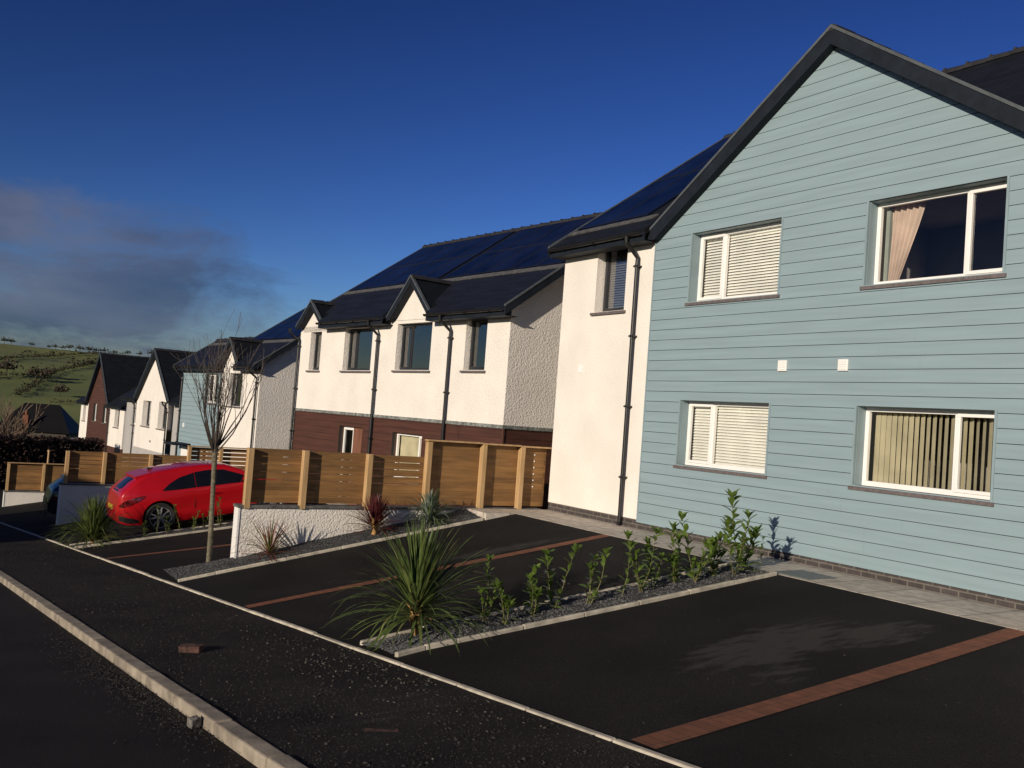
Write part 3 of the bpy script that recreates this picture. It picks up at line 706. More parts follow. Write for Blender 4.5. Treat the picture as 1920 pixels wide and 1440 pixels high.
def solar(root, xe, ze, pitch, xa, xb, ya, yb, cols, rows, lift=.045):
    k = math.sqrt(1 + pitch * pitch)
    for i in range(cols):
        for j in range(rows):
            a = ya + (yb - ya) * i / cols + .006; b = ya + (yb - ya) * (i + 1) / cols - .006
            x0 = xa + (xb - xa) * j / rows + .005; x1 = xa + (xb - xa) * (j + 1) / rows - .005
            z = lambda x: ze + pitch * (x - xe) + lift
            mb = MB(); mb.slab([(x0, a, z(x0)), (x1, a, z(x1)), (x1, b, z(x1)), (x0, b, z(x0))], .03)
            o = mb.build('solar_panel', M['pv'], root)
            fr = MB(); e = .028
            for (p0, p1, q0, q1) in ((x0, x1, a, a + e), (x0, x1, b - e, b), (x0, x0 + e, a + e, b - e), (x1 - e, x1, a + e, b - e)):
                fr.slab([(p0, q0, z(p0) + .004), (p1, q0, z(p1) + .004), (p1, q1, z(p1) + .004), (p0, q1, z(p0) + .004)], .012)
            fr.build('panel_frame', M['pv_frame'], o)
def flash(root, xe, ze, pitch, x, y0, y1, w=.14):
    mb = MB(); z = lambda q: ze + pitch * (q - xe) + .03
    mb.slab([(x, y0, z(x)), (x + w, y0, z(x + w)), (x + w, y1, z(x + w)), (x, y1, z(x))], .03); mb.build('flashing', M['lead'], root)
def side_wall(mb, y, x0, x1, z0, ze, xr, zr):
    mb.poly([(x0, y, z0), (x1, y, z0), (x1, y, ze), (xr, y, zr), (x0, y, ze)])

# ------------------------------------------------------------------ house 1: pale teal boarded gable with a cream wing
H1 = empty('teal_house', (10.62, 8.68, -1.72), 0, 'pale teal boarded gable house with a cream rendered wing, nearest house on the right', 'house')
WX = 10.62
gy0, gy1 = 4.97, 12.13
mb = MB()
sw = (12.93, 13.80, 2.14, 3.40)
face_wall(mb, WX, gy1, 14.85, -1.56, 3.40, [sw], .2)
side_wall(mb, 14.85, WX, 19.3, -1.56, 3.54, 14.96, 6.63)
mb.build('rendered_wall', M['render_near'], H1)
mb = MB(); mb.box(WX, WX + .2, 1.5, gy0, -1.56, 3.4); mb.poly([(19.3, 1.5, -1.72), (19.3, 14.85, -1.72), (19.3, 14.85, 3.3), (19.3, 1.5, 3.3)]); side_wall(mb, 1.5, WX, 19.3, -1.56, 3.4, 14.96, 6.45)
mb.build('outer_wall', M['render'], H1)
wins = [(9.36, 11.24, 2.16, 3.31), (5.98, 7.86, 2.16, 3.31), (9.38, 11.26, -.53, .53), (5.98, 7.86, -.53, .53)]
mb = MB(); face_wall(mb, WX, gy0, gy1, -1.56, 3.44, wins, .06, gable=(gy0, gy1, 8.55, 5.80)); mb.build('cavity_wall', M['gap'], H1)
boards(H1, WX - .012, gy0, gy1, -1.60, 3.44, wins, M['teal'], M['teal_trim'], gable=(gy0, gy1, 8.55, 5.80))
mb = MB(); mb.box(WX - .034, WX - .002, gy1 + .002, gy1 + .03, -1.6, 3.42); mb.build('corner_trim', M['teal_trim'], H1)
# teal reveals lining each opening
for a, b, c_, d in wins:
    mb = MB(); mb.box(WX + .001, WX + .165, b - .006, b + .0, c_, d); mb.box(WX + .001, WX + .165, a, a + .006, c_, d); mb.box(WX + .001, WX + .165, a + .006, b - .006, d - .006, d)
    mb.build('window_reveal', M['teal_trim'], H1)
mb = MB(); mb.box(WX + .002, WX + .2, 1.5, 14.84, -1.9, -1.56); mb.build('brick_plinth', M['plinth'], H1)
WD = dict(depth=.155, fw=.056)
window(H1, 9.366, 11.234, 2.16, 3.304, WX, M['white'], split=10.66, sash=1, kind='venetian', label='upper white window with closed venetian blind beside the pipe', **WD)
window(H1, 5.986, 7.854, 2.16, 3.304, WX, M['white'], split=6.55, sash=0, kind='curtain', label='upper white window with a gathered pink curtain', **WD)
window(H1, 9.386, 11.254, -.53, .524, WX, M['white'], split=10.68, sash=1, kind='venetian', label='lower white window with closed venetian blind', **WD)
window(H1, 5.986, 7.854, -.53, .524, WX, M['white'], split=6.55, sash=0, kind='vertical', label='lower white window with open vertical blind', **WD)
window(H1, 12.93, 13.80, 2.14, 3.40, WX, M['dark'], sash=0, kind='venetian', depth=.20, label='narrow dark framed window under the eave')
for y in (9.16, 8.11):
    mb = MB(); mb.box(WX - .06, WX - .031, y - .08, y + .08, 1.0, 1.16)
    v_ = mb.build('wall_vent', M['white'], H1, bevel=.006)
    mb = MB()
    for k in range(4): mb.box(WX - .068, WX - .0605, y - .06, y + .06, 1.02 + k * .034, 1.038 + k * .034)
    mb.build('vent_louvre', M['white'], v_)
mb = MB(); mb.box(WX - .012, WX + .01, 14.02, 14.17, .99, 1.14); mb.build('cover_plate', M['white'], H1, bevel=.004)
XE, ZE, PT = 10.30, 3.46, .71
r1, zr1 = main_roof(H1, XE, ZE, PT, 1.3, 14.98, 14.96, gables=[(1.2, 12.15)], wall_x=WX)
verge(H1, XE, ZE, PT, 14.96, 14.98, 1, wall_y=None)
front_gable(H1, WX, .15, 8.55, 3.66, 5.90, .676, 14.2, barge=.25)
solar(r1, XE, ZE, PT, 10.86, 14.75, 12.75, 14.85, 2, 2)
solar(r1, XE, ZE, PT, 12.0, 14.75, 10.65, 12.7, 2, 1)
flash(r1, XE, ZE, PT, 10.70, 12.4, 14.95, .12)
downpipe(H1, WX, XE - .03, 12.56, 3.37, -1.70)

# ------------------------------------------------------------------ house 2: white upper storey over brown boarding
T2 = 5.5; D2 = 11.88
def dormer(root, wx, yc, zap, half, pitch, xend, wall_mat, zwall, over=.30, barge=.17, hw=None):
    mb = MB(); w = hw or half - .1; mb.poly([(wx, yc - w, zwall), (wx, yc + w, zwall), (wx, yc + (zap - .1 - zwall - pitch * w > 0 and w or w), zap - .1 - pitch * w), (wx, yc, zap - .1), (wx, yc - w, zap - .1 - pitch * w)])
    mb.build('gable_wall', wall_mat, root)
    return front_gable(root, wx, over, yc, half, zap, pitch, xend, th=.07, barge=barge)
H2 = empty('white_brown_house', (D2, 20.0, -2.72), T2, 'white rendered house with brown boarded ground floor and two small dormer gables', 'house')
ZB = -.14
up = [(16.05, 16.84, 1.03, 2.19), (18.23, 19.80, 1.02, 2.17), (21.02, 22.53, 1.00, 2.14), (23.92, 24.60, 1.00, 2.11)]
mb = MB(); face_wall(mb, D2, 15.24, 25.28, ZB, 2.26, up, .2); mb.build('rendered_wall', M['render'], H2)
mb = MB(); side_wall(mb, 15.24, D2, 19.7, ZB, 2.45, 15.78, 5.18); side_wall(mb, 24.98, D2, 19.7, ZB, 2.45, 15.78, 5.18); mb.poly([(19.7, 15.24, -2.7), (19.7, 25.28, -2.7), (19.7, 25.28, 2.3), (19.7, 15.24, 2.3)])
mb.build('side_wall', M['render'], H2)
low = [(21.80, 22.42, -2.6, -.50), (18.30, 19.66, -1.65, -.52)]
mb = MB(); face_wall(mb, D2 + .02, 15.26, 25.26, -2.72, ZB, [(21.15, 22.42, -2.6, -.50), low[1]], .06)
mb.box(D2 + .02, 19.6, 15.26, 15.27, -2.72, ZB); mb.build('cavity_wall', M['gap'], H2)
boards(H2, D2 + .018, 15.24, 25.28, -2.68, ZB - .06, [(21.15, 22.42, -2.6, -.50), low[1]], M['brown'], M['brown_trim'], gap=.006)
mb = MB()
z = -2.68
while z < ZB - .08: mb.box(D2, 19.6, 15.225, 15.245, z, min(z + .168, ZB - .06)); z += .175
mb.build('side_cladding', M['brown'], H2)
mb = MB(); mb.box(D2 - .03, D2 + .02, 15.2, 25.3, ZB - .06, ZB + .015); mb.box(D2 + .021, 19.6, 15.2, 15.23, ZB - .06, ZB + .015); mb.build('base_trim', M['strip'], H2)
mb = MB(); mb.box(D2 - .015, D2 + .02, 15.2, 15.235, -2.7, ZB - .062); mb.build('corner_trim', M['brown_trim'], H2)
window(H2, *up[0], D2, M['dark'], sash=0, depth=.15, label='narrow dark window nearest the corner')
window(H2, *up[1], D2, M['dark'], split=19.33, sash=1, depth=.15, label='wide dark window under the larger small gable')
window(H2, *up[2], D2, M['dark'], split=22.08, sash=1, depth=.15, label='wide dark window left of the middle pipe')
window(H2, *up[3], D2, M['dark'], sash=0, depth=.15, label='narrow dark window under the far small gable')
window(H2, 21.80, 22.42, -2.55, -.51, D2, M['white'], sash=0, depth=.14, sill=False, fw=.06, label='tall white side light beside the brown door')
window(H2, 18.30, 19.66, -1.65, -.53, D2, M['white'], split=18.62, sash=0, kind='roller', depth=.14, label='white ground floor window with cream blind')
mb = MB(); mb.box(D2 + .10, D2 + .16, 21.15, 21.80, -2.6, -.5); d_ = mb.build('door', pm('brown_door', (.17, .075, .045), .5, .15, 3, stretch=(1, 6, .5)), H2)
mb = MB(); mb.tube([(D2 + .05, 21.68, -1.6), (D2 + .05, 21.56, -1.6)], .012, 8); mb.tube([(D2 + .05, 21.68, -1.6), (D2 + .10, 21.68, -1.6)], .012, 8); mb.build('handle', M['white'], d_)
XE, ZE, PT = D2 - .36, 2.34, .70
r2, zr2 = main_roof(H2, XE, ZE, PT, 15.02, 25.02, 15.78, gables=[(18.03, 20.03), (23.52, 25.1)], wall_x=D2, mat='smooth_roof')
verge(H2, XE, ZE, PT, 15.78, 15.02, -1, wall_y=15.24)
verge(H2, XE + .4, ZE + .28, PT, 15.78, 25.02, 1)
dormer(H2, D2, 19.03, 3.29, 1.01, .98, D2 + 1.1, M['render'], 2.24, over=.18)
dormer(H2, D2, 24.36, 2.98, .86, .84, D2 + .8, M['render'], 2.1, over=.18)
solar(r2, XE, ZE, PT, 13.14, 15.62, 15.2, 19.9, 5, 2)
solar(r2, XE, ZE, PT, 13.14, 15.62, 20.15, 24.9, 5, 2)
flash(r2, XE, ZE, PT, 12.98, 15.05, 25.0)
for y in (17.35, 20.62): downpipe(H2, D2, XE - .03, y, 2.24, -2.6)
downpipe(H2, D2, XE - .03, 25.22, 2.18, -2.6)

# ------------------------------------------------------------------ house 3: half pale blue, half white
D3 = 12.74
H3 = empty('blue_white_house', (D3, 33.6, -3.97), T2, 'house with pale blue left half and white right half, behind the bare tree', 'house')
w3 = [(31.55, 32.80, -.25, .93)]; w3b = [(33.78, 35.05, -.22, .90)]
mb = MB(); face_wall(mb, D3, 30.0, 33.5, -3.9, 1.12, w3, .2); mb.build('rendered_wall', M['render'], H3)
mb = MB(); side_wall(mb, 30.0, D3, 20.0, -3.9, 1.31, 16.4, 3.87); side_wall(mb, 37.7, D3, 20.0, -3.9, 1.12, 14.2, 2.0); mb.poly([(20, 30, -3.9), (20, 37.7, -3.9), (20, 37.7, 1.1), (20, 30, 1.1)]); mb.build('side_wall', M['render'], H3)
mb = MB(); face_wall(mb, D3 - .01, 33.5, 37.7, -3.9, 1.12, w3b + [(34.1, 35.3, -3.0, -2.0), (36.2, 37.1, -3.9, -2.0)], .08); mb.build('cavity_wall', M['gap'], H3)
boards(H3, D3 - .01, 33.5, 37.7, -3.9, 1.12, w3b + [(34.1, 35.3, -3.0, -2.0), (36.2, 37.1, -3.9, -2.0)], M['teal'], M['teal_trim'])
window(H3, *w3[0], D3, M['dark'], split=32.35, sash=1, depth=.15, label='dark window in the white half')
window(H3, *w3b[0], D3, M['white'], split=34.55, sash=1, depth=.12, label='white window in the blue half')
window(H3, 34.1, 35.3, -3.0, -2.0, D3, M['white'], split=34.7, sash=1, depth=.12, sill=False, label='low white window seen over the fence')
mb = MB(); mb.box(D3 - .05, D3 + .05, 36.2, 37.1, -3.9, -2.02); mb.build('door', M['white'], H3)
mb = MB(); mb.box(D3 - .7, D3, 36.1, 37.2, -1.96, -1.88); mb.build('porch_canopy', M['fascia'], H3)
mb = MB(); mb.box(D3 - .06, D3 - .02, 37.0, 37.14, -1.27, -1.10); mb.build('wall_vent', M['white'], H3)
mb = MB(); mb.box(D3 - .16, D3, 32.1, 32.3, -2.75, -2.45); mb.build('meter_box', M['lead'], H3)
XE, ZE, PT = D3 - .36, 1.20, .70
r3, _ = main_roof(H3, XE, ZE, PT, 29.80, 34.1, 16.4, gables=[(31.65, 33.35)], wall_x=D3, mat='smooth_roof')
verge(H3, XE, ZE, PT, 16.4, 29.80, -1, wall_y=30.0); verge(H3, XE + .4, ZE + .28, PT, 16.4, 34.1, 1)
r3b, _ = main_roof(H3, XE, ZE - .01, PT, 34.11, 37.9, 14.1, wall_x=D3, mat='smooth_roof', name='lower_roof')
verge(H3, XE, ZE - .01, PT, 14.1, 37.9, 1)
dormer(H3, D3, 32.50, 2.20, .86, 1.08, D3 + 1.0, M['render'], 1.1, over=.2)
solar(r3, XE, ZE, PT, 13.9, 16.2, 30.0, 33.9, 4, 2)
flash(r3, XE, ZE, PT, 13.7, 29.85, 34.0); flash(r3b, XE, ZE, PT, 13.7, 34.2, 37.8)
downpipe(H3, D3, XE - .03, 30.12, 1.1, -3.9); downpipe(H3, D3, XE - .03, 37.6, 1.1, -3.9)

# ------------------------------------------------------------------ house 4: tall white gable with grey wings
T4 = 3.2; D4 = 12.07
H4 = empty('white_gable_house', (D4, 45.75, -5.2), T4, 'tall narrow white gable between grey wings, with black slate roofs', 'house')
w4 = [(45.85, 47.30, -1.62, -.40), (43.10, 44.50, -1.62, -.38)]
mb = MB(); face_wall(mb, D4, 42.95, 48.5, -2.72, -.34, w4, .3, gable=(42.95, 48.5, 45.6, 1.72)); mb.build('rendered_wall', M['render'], H4)
window(H4, *w4[0], D4, M['dark'], sash=0, depth=.25, label='left dark window in the white gable'); window(H4, *w4[1], D4, M['dark'], sash=0, depth=.25, label='right dark window in the white gable')
mb = MB(); mb.box(D4 + .03, D4 + .2, 42.98, 48.46, -5.2, -2.72); wr = (41.25, 42.1, -1.7, -.5); wl = (49.3, 50.2, -1.7, -.5)
face_wall(mb, D4 + .25, 40.9, 42.95, -5.2, -.36, [wr], .15); face_wall(mb, D4 + .25, 48.5, 51.5, -5.2, -.36, [wl], .15)
side_wall(mb, 40.9, D4 + .25, 20, -5.2, -.36, 16, 1.9); side_wall(mb, 51.5, D4 + .25, 20, -5.2, -.36, 16, 1.9); mb.build('grey_wall', M['render_grey'], H4)
window(H4, *wr, D4 + .25, M['white'], sash=0, depth=.1, label='narrow white window in the right grey wing'); window(H4, *wl, D4 + .25, M['white'], sash=0, depth=.1, label='narrow white window in the left grey wing')
main_roof(H4, D4 - .1, -.30, .62, 40.7, 51.7, 15.6, gables=[(42.75, 48.7)], wall_x=D4 + .25)
front_gable(H4, D4, .16, 45.5, 3.0, 2.1, .80, 17.5, barge=.22)
for y in (42.9, 48.55): downpipe(H4, D4, D4 - .3, y, -.35, -5.1)
mb = MB(); mb.box(D4 - .03, D4, 37.3 + 8.1, 45.5, -2.35, -2.25); mb.build('wall_vent', M['lead'], H4)

# ------------------------------------------------------------------ house 5: brown gable with white wings
T5 = 3.2; D5 = 14.05
H5 = empty('brown_gable_house', (D5, 66.2, -6.2), T5, 'tall brown boarded gable with narrow white wings, farthest house of the row', 'house')
w5 = [(66.6, 67.7, -2.18, -1.0), (63.7, 64.8, -2.18, -1.0)]
mb = MB(); face_wall(mb, D5 + .02, 63.0, 69.3, -6.2, -.95, w5, .2, gable=(63.0, 69.3, 66.2, 1.95)); mb.build('cavity_wall', M['gap'], H5)
boards(H5, D5 + .018, 63.0, 69.3, -6.2, -.95, w5, M['brown'], M['brown_trim'], gap=.006, gable=(63.0, 69.3, 66.2, 1.95))
window(H5, *w5[0], D5, M['white'], split=67.15, depth=.14, label='left white window in the brown gable'); window(H5, *w5[1], D5, M['white'], split=64.25, depth=.14, label='right white window in the brown gable')
mb = MB(); a5 = (60.4, 61.6, -2.3, -1.15); b5 = (70.1, 71.0, -2.3, -1.15)
face_wall(mb, D5 + .02, 59.2, 63.0, -3.56, -.98, [a5], .3)
side_wall(mb, 59.2, D5 + .02, 21, -3.56, -.98, 17.5, 1.2); mb.build('rendered_wall', M['render'], H5)
mb = MB(); face_wall(mb, D5 + .02, 69.3, 71.8, -3.56, -.98, [b5], .3); side_wall(mb, 71.8, D5 + .02, 21, -3.56, -.98, 17.5, 1.2); mb.build('rendered_wall', M['render'], H5)
mb = MB(); mb.box(D5 + .03, D5 + .3, 59.2, 62.99, -6.2, -3.56); mb.box(D5 + .03, D5 + .3, 69.31, 71.8, -6.2, -3.56); mb.box(D5 + .31, 20, 59.2, 59.4, -6.2, -3.56); mb.build('base_cladding', M['brown'], H5)
window(H5, *a5, D5, M['dark'], sash=0, depth=.25, label='dark window in the right white wing'); window(H5, *b5, D5, M['dark'], sash=0, depth=.25, label='dark window in the left white wing')
main_roof(H5, D5 - .3, -.95, .62, 58.9, 72.1, 17.4, gables=[(62.8, 69.5)], wall_x=D5 + .02)
front_gable(H5, D5, .2, 66.2, 3.4, 2.4, 1.0, 19.5, barge=.22)
downpipe(H5, D5, D5 - .3, 62.9, -1.0, -6.1)
mb = MB(); mb.box(D5 - .1, D5, 66.0, 66.9, -4.8, -4.1); mb.build('window', M['white'], H5)

# ------------------------------------------------------------------ retaining walls
def ret_wall(name, x0, x1, y0, y1, ztop, zbot, label, quoin=True):
    w = empty(name, (x0, y0, zbot), 0, label, 'wall', 'white retaining walls between the drives')
    mb = MB(); mb.box(x0, x1, y0, y1, zbot, ztop - .045); mb.build('wall', M['render'], w)
    mb = MB(); x = x0 - .03
    while x < x1:
        e = min(x + .6, x1); mb.box(x, e - .006, y0 - .035, y1 + .035, ztop - .045, ztop); x += .6
    mb.build('coping', pm('coping_slate', (.10, .095, .09), .8, .3, 6), w, bevel=.006)
    if quoin:
        mb = MB(); mb.box(x0 - .012, x0 + .02, y0 - .012, y1 + .012, zbot, ztop - .046); mb.build('end_bead', M['white'], w)
    return w
ret_wall('retaining_wall', 4.54, 10.5, 14.92, 15.12, -1.705, -3.4, 'white roughcast retaining wall under the nearest timber fence, with a purple red cordyline against it')
ret_wall('retaining_wall', 3.55, 10.5, 28.0, 28.2, -2.66, -4.6, 'shaded white retaining wall behind the left grassy palm, under the fence beside the red car')
ret_wall('retaining_wall', 3.22, 10.5, 41.05, 41.25, -4.24, -5.6, 'sunlit white retaining wall at the far left under a low fence')

# ------------------------------------------------------------------ timber fences
def fence(y, posts, z0s, z1s, label, gaps, wall_post=.1, bolts=()):
    """posts = list of x; z1s[i] = top of the panel between posts i and i+1"""
    f = empty('timber_fence', (posts[0], y, min(z0s)), 0, label, 'fence', 'slatted timber fences on the retaining walls')
    rnd = random.Random(int(y * 7))
    n = len(posts)
    for i in range(n):
        zt = max(z1s[max(0, i - 1)], z1s[min(i, n - 2)]) + .0
        if i == n - 1: continue
        zt0 = z1s[i] if i < n - 1 else z1s[-1]
        j = rnd.uniform(-.006, .006)
        mb = MB(); mb.box(posts[i] - .048, posts[i] + .048, y - .125 + j, y - .004, z0s[i] - .06, zt - .004 + rnd.uniform(-.01, 0)); mb.build('post', M['post'], f, bevel=.006)
    for i in range(n - 1):
        mb = MB(); z = z0s[i] + .03; k = 0; top = z1s[i]
        cnt = int((top - z) / .118); hh = (top - z) / cnt
        for k in range(cnt):
            g = gaps[i] if k >= cnt - 5 else .003
            j = rnd.uniform(-.002, .002)
            mb.box(posts[i] + .0 if i else posts[i] - .046, posts[i + 1] - .0, y + j, y + .022 + j, z + k * hh, z + (k + 1) * hh - max(.003, g + rnd.uniform(-.003, .002)))
        mb.build('boards', M['wood'], f)
        if top - z0s[i] > 1.05 or y > 40:
            mb = MB(); mb.box(posts[i] - .05, posts[i + 1] + (.05 if i == n - 2 else -.052), y - .135, y + .03, top, top + .028); mb.build('cap_rail', M['post'], f, bevel=.004)
    for x, z in bolts:
        mb = MB(); mb.tube([(x, y - .012, z), (x, y + .001, z)], .013, 8); mb.build('bolt', M['white'], f)
    return f
fence(15.0, [4.66, 5.60, 6.77, 7.93, 9.10, 9.97, 10.6], [-1.70] * 7, [-.77, -.78, -.79, -.50, -.51, -.52], 'nearest timber fence, low then stepping up to a taller part against the cream house wall', [.010, .006, .012, .003, .003, .003], bolts=[(10.32, -.66 - .125 * k) for k in range(6)])
fence(28.1, [3.66, 4.62, 5.86, 6.92, 7.85, 8.80, 9.8], [-2.65] * 7, [-1.76, -1.77, -1.78, -1.50, -1.50, -1.5], 'timber fence behind the red car with slotted taller panels by the bare tree', [.012, .006, .004, .022, .022, .02])
fence(41.15, [3.30, 4.55, 5.80, 7.05, 8.3, 9.5], [-4.24] * 6, [-3.16] * 5, 'low timber fence at the far left on the sunlit white wall', [.004] * 5)

# ------------------------------------------------------------------ red hatchback
def make_car(name, org, pitch, paint, label, mirrored=False):
    car = empty(name, org, 0, label, 'car', euler=(0, -pitch, 0))
    L = 4.42
    TOP = [(0, .55), (.03, .80), (.10, 1.00), (.22, 1.08), (.42, 1.235), (.70, 1.365), (1.05, 1.425), (1.6, 1.46), (2.1, 1.455), (2.6, 1.395), (3.0, 1.235), (3.25, 1.06), (3.5, .97), (3.9, .89), (4.2, .76), (4.36, .60), (4.42, .45)]
    BOT = [(0, .38), (.10, .27), (.5, .22), (1.2, .19), (3.4, .19), (4.0, .20), (4.3, .24), (4.42, .33)]
    WID = [(0, .60), (.06, .74), (.2, .82), (.5, .885), (1.0, .905), (2.2, .90), (3.4, .90), (3.9, .87), (4.2, .76), (4.36, .62), (4.42, .5)]
    def ip(tb, x):
        for (a, b), (c_, d) in zip(tb, tb[1:]):
            if x <= c_: k = (x - a) / (c_ - a); return b + (d - b) * k
        return tb[-1][1]
    def sm(tb, x, w=.07): return sum(ip(tb, min(max(x + o, 0), L)) for o in (-w, -w / 2, 0, w / 2, w)) / 5
    def belt(x): return .93 + .035 * (2.2 - x) / 2.2 * 1.1
    def hw(x, z):
        W_ = sm(WID, x); zb, zt = sm(BOT, x), sm(TOP, x); b = belt(x)
        lowk = max(0, (z - zb) / .3); lw = 1 - .09 * max(0, 1 - lowk) ** 2
        w = W_ * lw
        w -= .018 * math.exp(-((z - .50) / .09) ** 2) * (1 if 1.2 < x < 3.3 else .3)
        w += .012 * math.exp(-((z - .78) / .07) ** 2)
        if z > b: w -= (z - b) * .42 + .01
        # shoulder over the rear wheel
        w += .03 * math.exp(-((x - .95) / .45) ** 2) * math.exp(-((z - .62) / .22) ** 2)
        return max(w, .02)
    mb = MB(); nx = 88; K = 22; rings = []
    for i in range(nx + 1):
        u = i / nx; x = L * (u + .0 * math.sin(u)); x = L * (.5 - .5 * math.cos(math.pi * u)) * .35 + L * u * .65
        zb, zt = sm(BOT, x), sm(TOP, x); ring = []
        r_ = min(.10, (zt - zb) * .25)
        for k in range(K):
            t_ = k / (K - 1); z = zb + (zt - r_ - zb) * t_; ring.append((hw(x, z), z))
        wtop = ring[-1][0]
        for k in range(1, 6):
            a = k / 6 * math.pi / 2; ring.append((wtop - r_ * 1.6 * (1 - math.cos(a)), zt - r_ + r_ * math.sin(a) * .93))
        ring.append((wtop * .45, zt - .001)); ring.append((0, zt + .008))
        full = [(-a, b) for a, b in ring] + [(a, b) for a, b in ring[-2::-1]]
        rings.append([(x, y, z) for y, z in full])
    n = len(rings[0]); vs = [q for r_ in rings for q in r_]; fs = []
    for i in range(nx):
        for k in range(n): fs.append((i * n + k, i * n + (k + 1) % n, (i + 1) * n + (k + 1) % n, (i + 1) * n + k))
    fs += [tuple(range(n))[::-1], tuple(nx * n + k for k in range(n))]
    mb.add([Vector(v) + Vector(org) for v in vs], fs)
    body = mb.build('body', paint, car, smooth=True)
    WX_ = (.93, 3.62); RW = .345
    cut = bpy.data.objects
    bm = bmesh.new()
    for wx in WX_:
        bmesh.ops.create_cone(bm, cap_ends=True, segments=48, radius1=.395, radius2=.395, depth=2.4, matrix=Matrix.Translation((wx, 0, RW + .01)) @ Matrix.Rotation(R(90), 4, 'X'))
    me = bpy.data.meshes.new('arch_cut'); bm.to_mesh(me); bm.free(); co = bpy.data.objects.new('arch_cut', me); COL.objects.link(co)
    co.location = car.location; co.rotation_euler = car.rotation_euler
    md = body.modifiers.new('arches', 'BOOLEAN'); md.object = co; md.operation = 'DIFFERENCE'; md.solver = 'EXACT'
    bpy.context.view_layer.update()
    dg = bpy.context.evaluated_depsgraph_get(); me2 = bpy.data.meshes.new_from_object(body.evaluated_get(dg)); body.modifiers.clear(); body.data = me2
    for p_ in me2.polygons: p_.use_smooth = True
    body.data.materials.clear(); body.data.materials.append(paint)
    bpy.data.objects.remove(co)
    es = body.modifiers.new('edges', 'EDGE_SPLIT'); es.split_angle = R(38)
    O = Vector(org)
    black = M['car_black']
    for wx in WX_:
        mb = MB(); mb.box(O.x + wx - .42, O.x + wx + .42, O.y - .70, O.y + .70, O.z + .24, O.z + .60); mb.build('wheel_well', black, car)
    def patch(poly, nu, nv, off, side):
        """poly = lower line / upper line pairs [(x, zlow, zhigh)] laid on the body side"""
        g = MB()
        def f(u, v):
            k = u * (len(poly) - 1); i = min(int(k), len(poly) - 2); q = k - i
            x = poly[i][0] + (poly[i + 1][0] - poly[i][0]) * q; lo = poly[i][1] + (poly[i + 1][1] - poly[i][1]) * q; hi = poly[i][2] + (poly[i + 1][2] - poly[i][2]) * q
            z = lo + (hi - lo) * v; return O + Vector((x, side * (hw(x, z) + off), z))
        grid(g, f, 0, 1, nu, 0, 1, nv); return g
    for side in (-1, 1):
        g = patch([(1.02, .965, .975), (1.2, .955, 1.11), (1.45, .95, 1.225), (1.785, .95, 1.295)], 16, 5, .006, side); g.build('quarter_window', M['car_glass_dark'], car, smooth=True)
        g = patch([(1.80, .95, 1.30), (2.1, .945, 1.32), (2.5, .94, 1.285), (2.9, .935, 1.13), (3.14, .935, .985)], 22, 5, .006, side); g.build('side_window', M['car_glass_dark'], car, smooth=True)
        g = patch([(.07, .69, .74), (.16, .68, .82), (.30, .72, .86), (.48, .79, .90), (.62, .87, .905)], 12, 3, .012, side); g.build('tail_light', M['tail'], car, smooth=True)
        g = patch([(2.12, .755, .785), (2.32, .755, .785)], 4, 2, .03, side); g.build('door_handle', paint, car, smooth=True)
        # door shut lines
        g = MB()
        for pth in ([(1.78, .94), (1.76, .7), (1.72, .45), (1.75, .30)], [(3.12, .93), (3.16, .6), (3.12, .30)]):
            g.tube([O + Vector((x, side * (hw(x, z) + .0015), z)) for x, z in pth], .0045, 5)
        g.build('shut_line', black, car)
        g = patch([(1.40, .20, .27), (3.1, .20, .27)], 12, 2, .008, side); g.build('side_skirt', paint, car, smooth=True)
        g = MB(); mp_ = O + Vector((2.98, side * 1.0, 1.0))
        g.prism([mp_ + Vector((a, side * b, c_)) for a, b, c_ in ((-.06, -.12, -.03), (.08, -.12, -.03), (.08, -.12, .05), (-.06, -.12, .06))], [mp_ + Vector((a, side * b, c_)) for a, b, c_ in ((-.07, .06, -.03), (.03, .08, -.02), (.03, .08, .09), (-.07, .06, .10))]); g.build('wing_mirror', paint, car, bevel=.01)
    # rear window laid on the tailgate, with dark spoiler above
    g = MB()
    def f(u, v):
        x = .13 + .46 * v; z = sm(TOP, x) + .014; w = .70 - .09 * v; y = (u * 2 - 1) * w; return O + Vector((x + .10 * abs(u * 2 - 1) ** 3, y, z - .03 * abs(u * 2 - 1) ** 4))
    grid(g, f, 0, 1, 16, 0, 1, 5); g.build('rear_window', M['car_glass_dark'], car, smooth=True)
    g = MB(); g.prism([O + Vector(q) for q in ((.50, -.60, 1.26), (.86, -.58, 1.36), (.86, -.58, 1.405), (.48, -.60, 1.34))], [O + Vector(q) for q in ((.50, .60, 1.26), (.86, .58, 1.36), (.86, .58, 1.405), (.48, .60, 1.34))]); g.build('spoiler', paint, car, bevel=.012)
    g = MB(); g.tube([O + Vector((.98, 0, 1.40)), O + Vector((.90, 0, 1.47))], .012, 6); g.prism([O + Vector(q) for q in ((.9, -.02, 1.39), (1.05, -.02, 1.41), (1.05, .02, 1.41), (.9, .02, 1.39))], [O + Vector(q) for q in ((.88, -.01, 1.47), (.94, -.01, 1.46), (.94, .01, 1.46), (.88, .01, 1.47))]); g.build('aerial_fin', black, car)
    g = patch([(.05, .36, .50), (.2, .30, .44), (.45, .27, .36)], 8, 2, .004, -1); g.build('bumper_insert', black, car, smooth=True)
    g = MB(); g.box(O.x - .012, O.x + .05, O.y - .26, O.y + .26, O.z + .60, O.z + .71); g.build('number_plate', M['plate'], car)
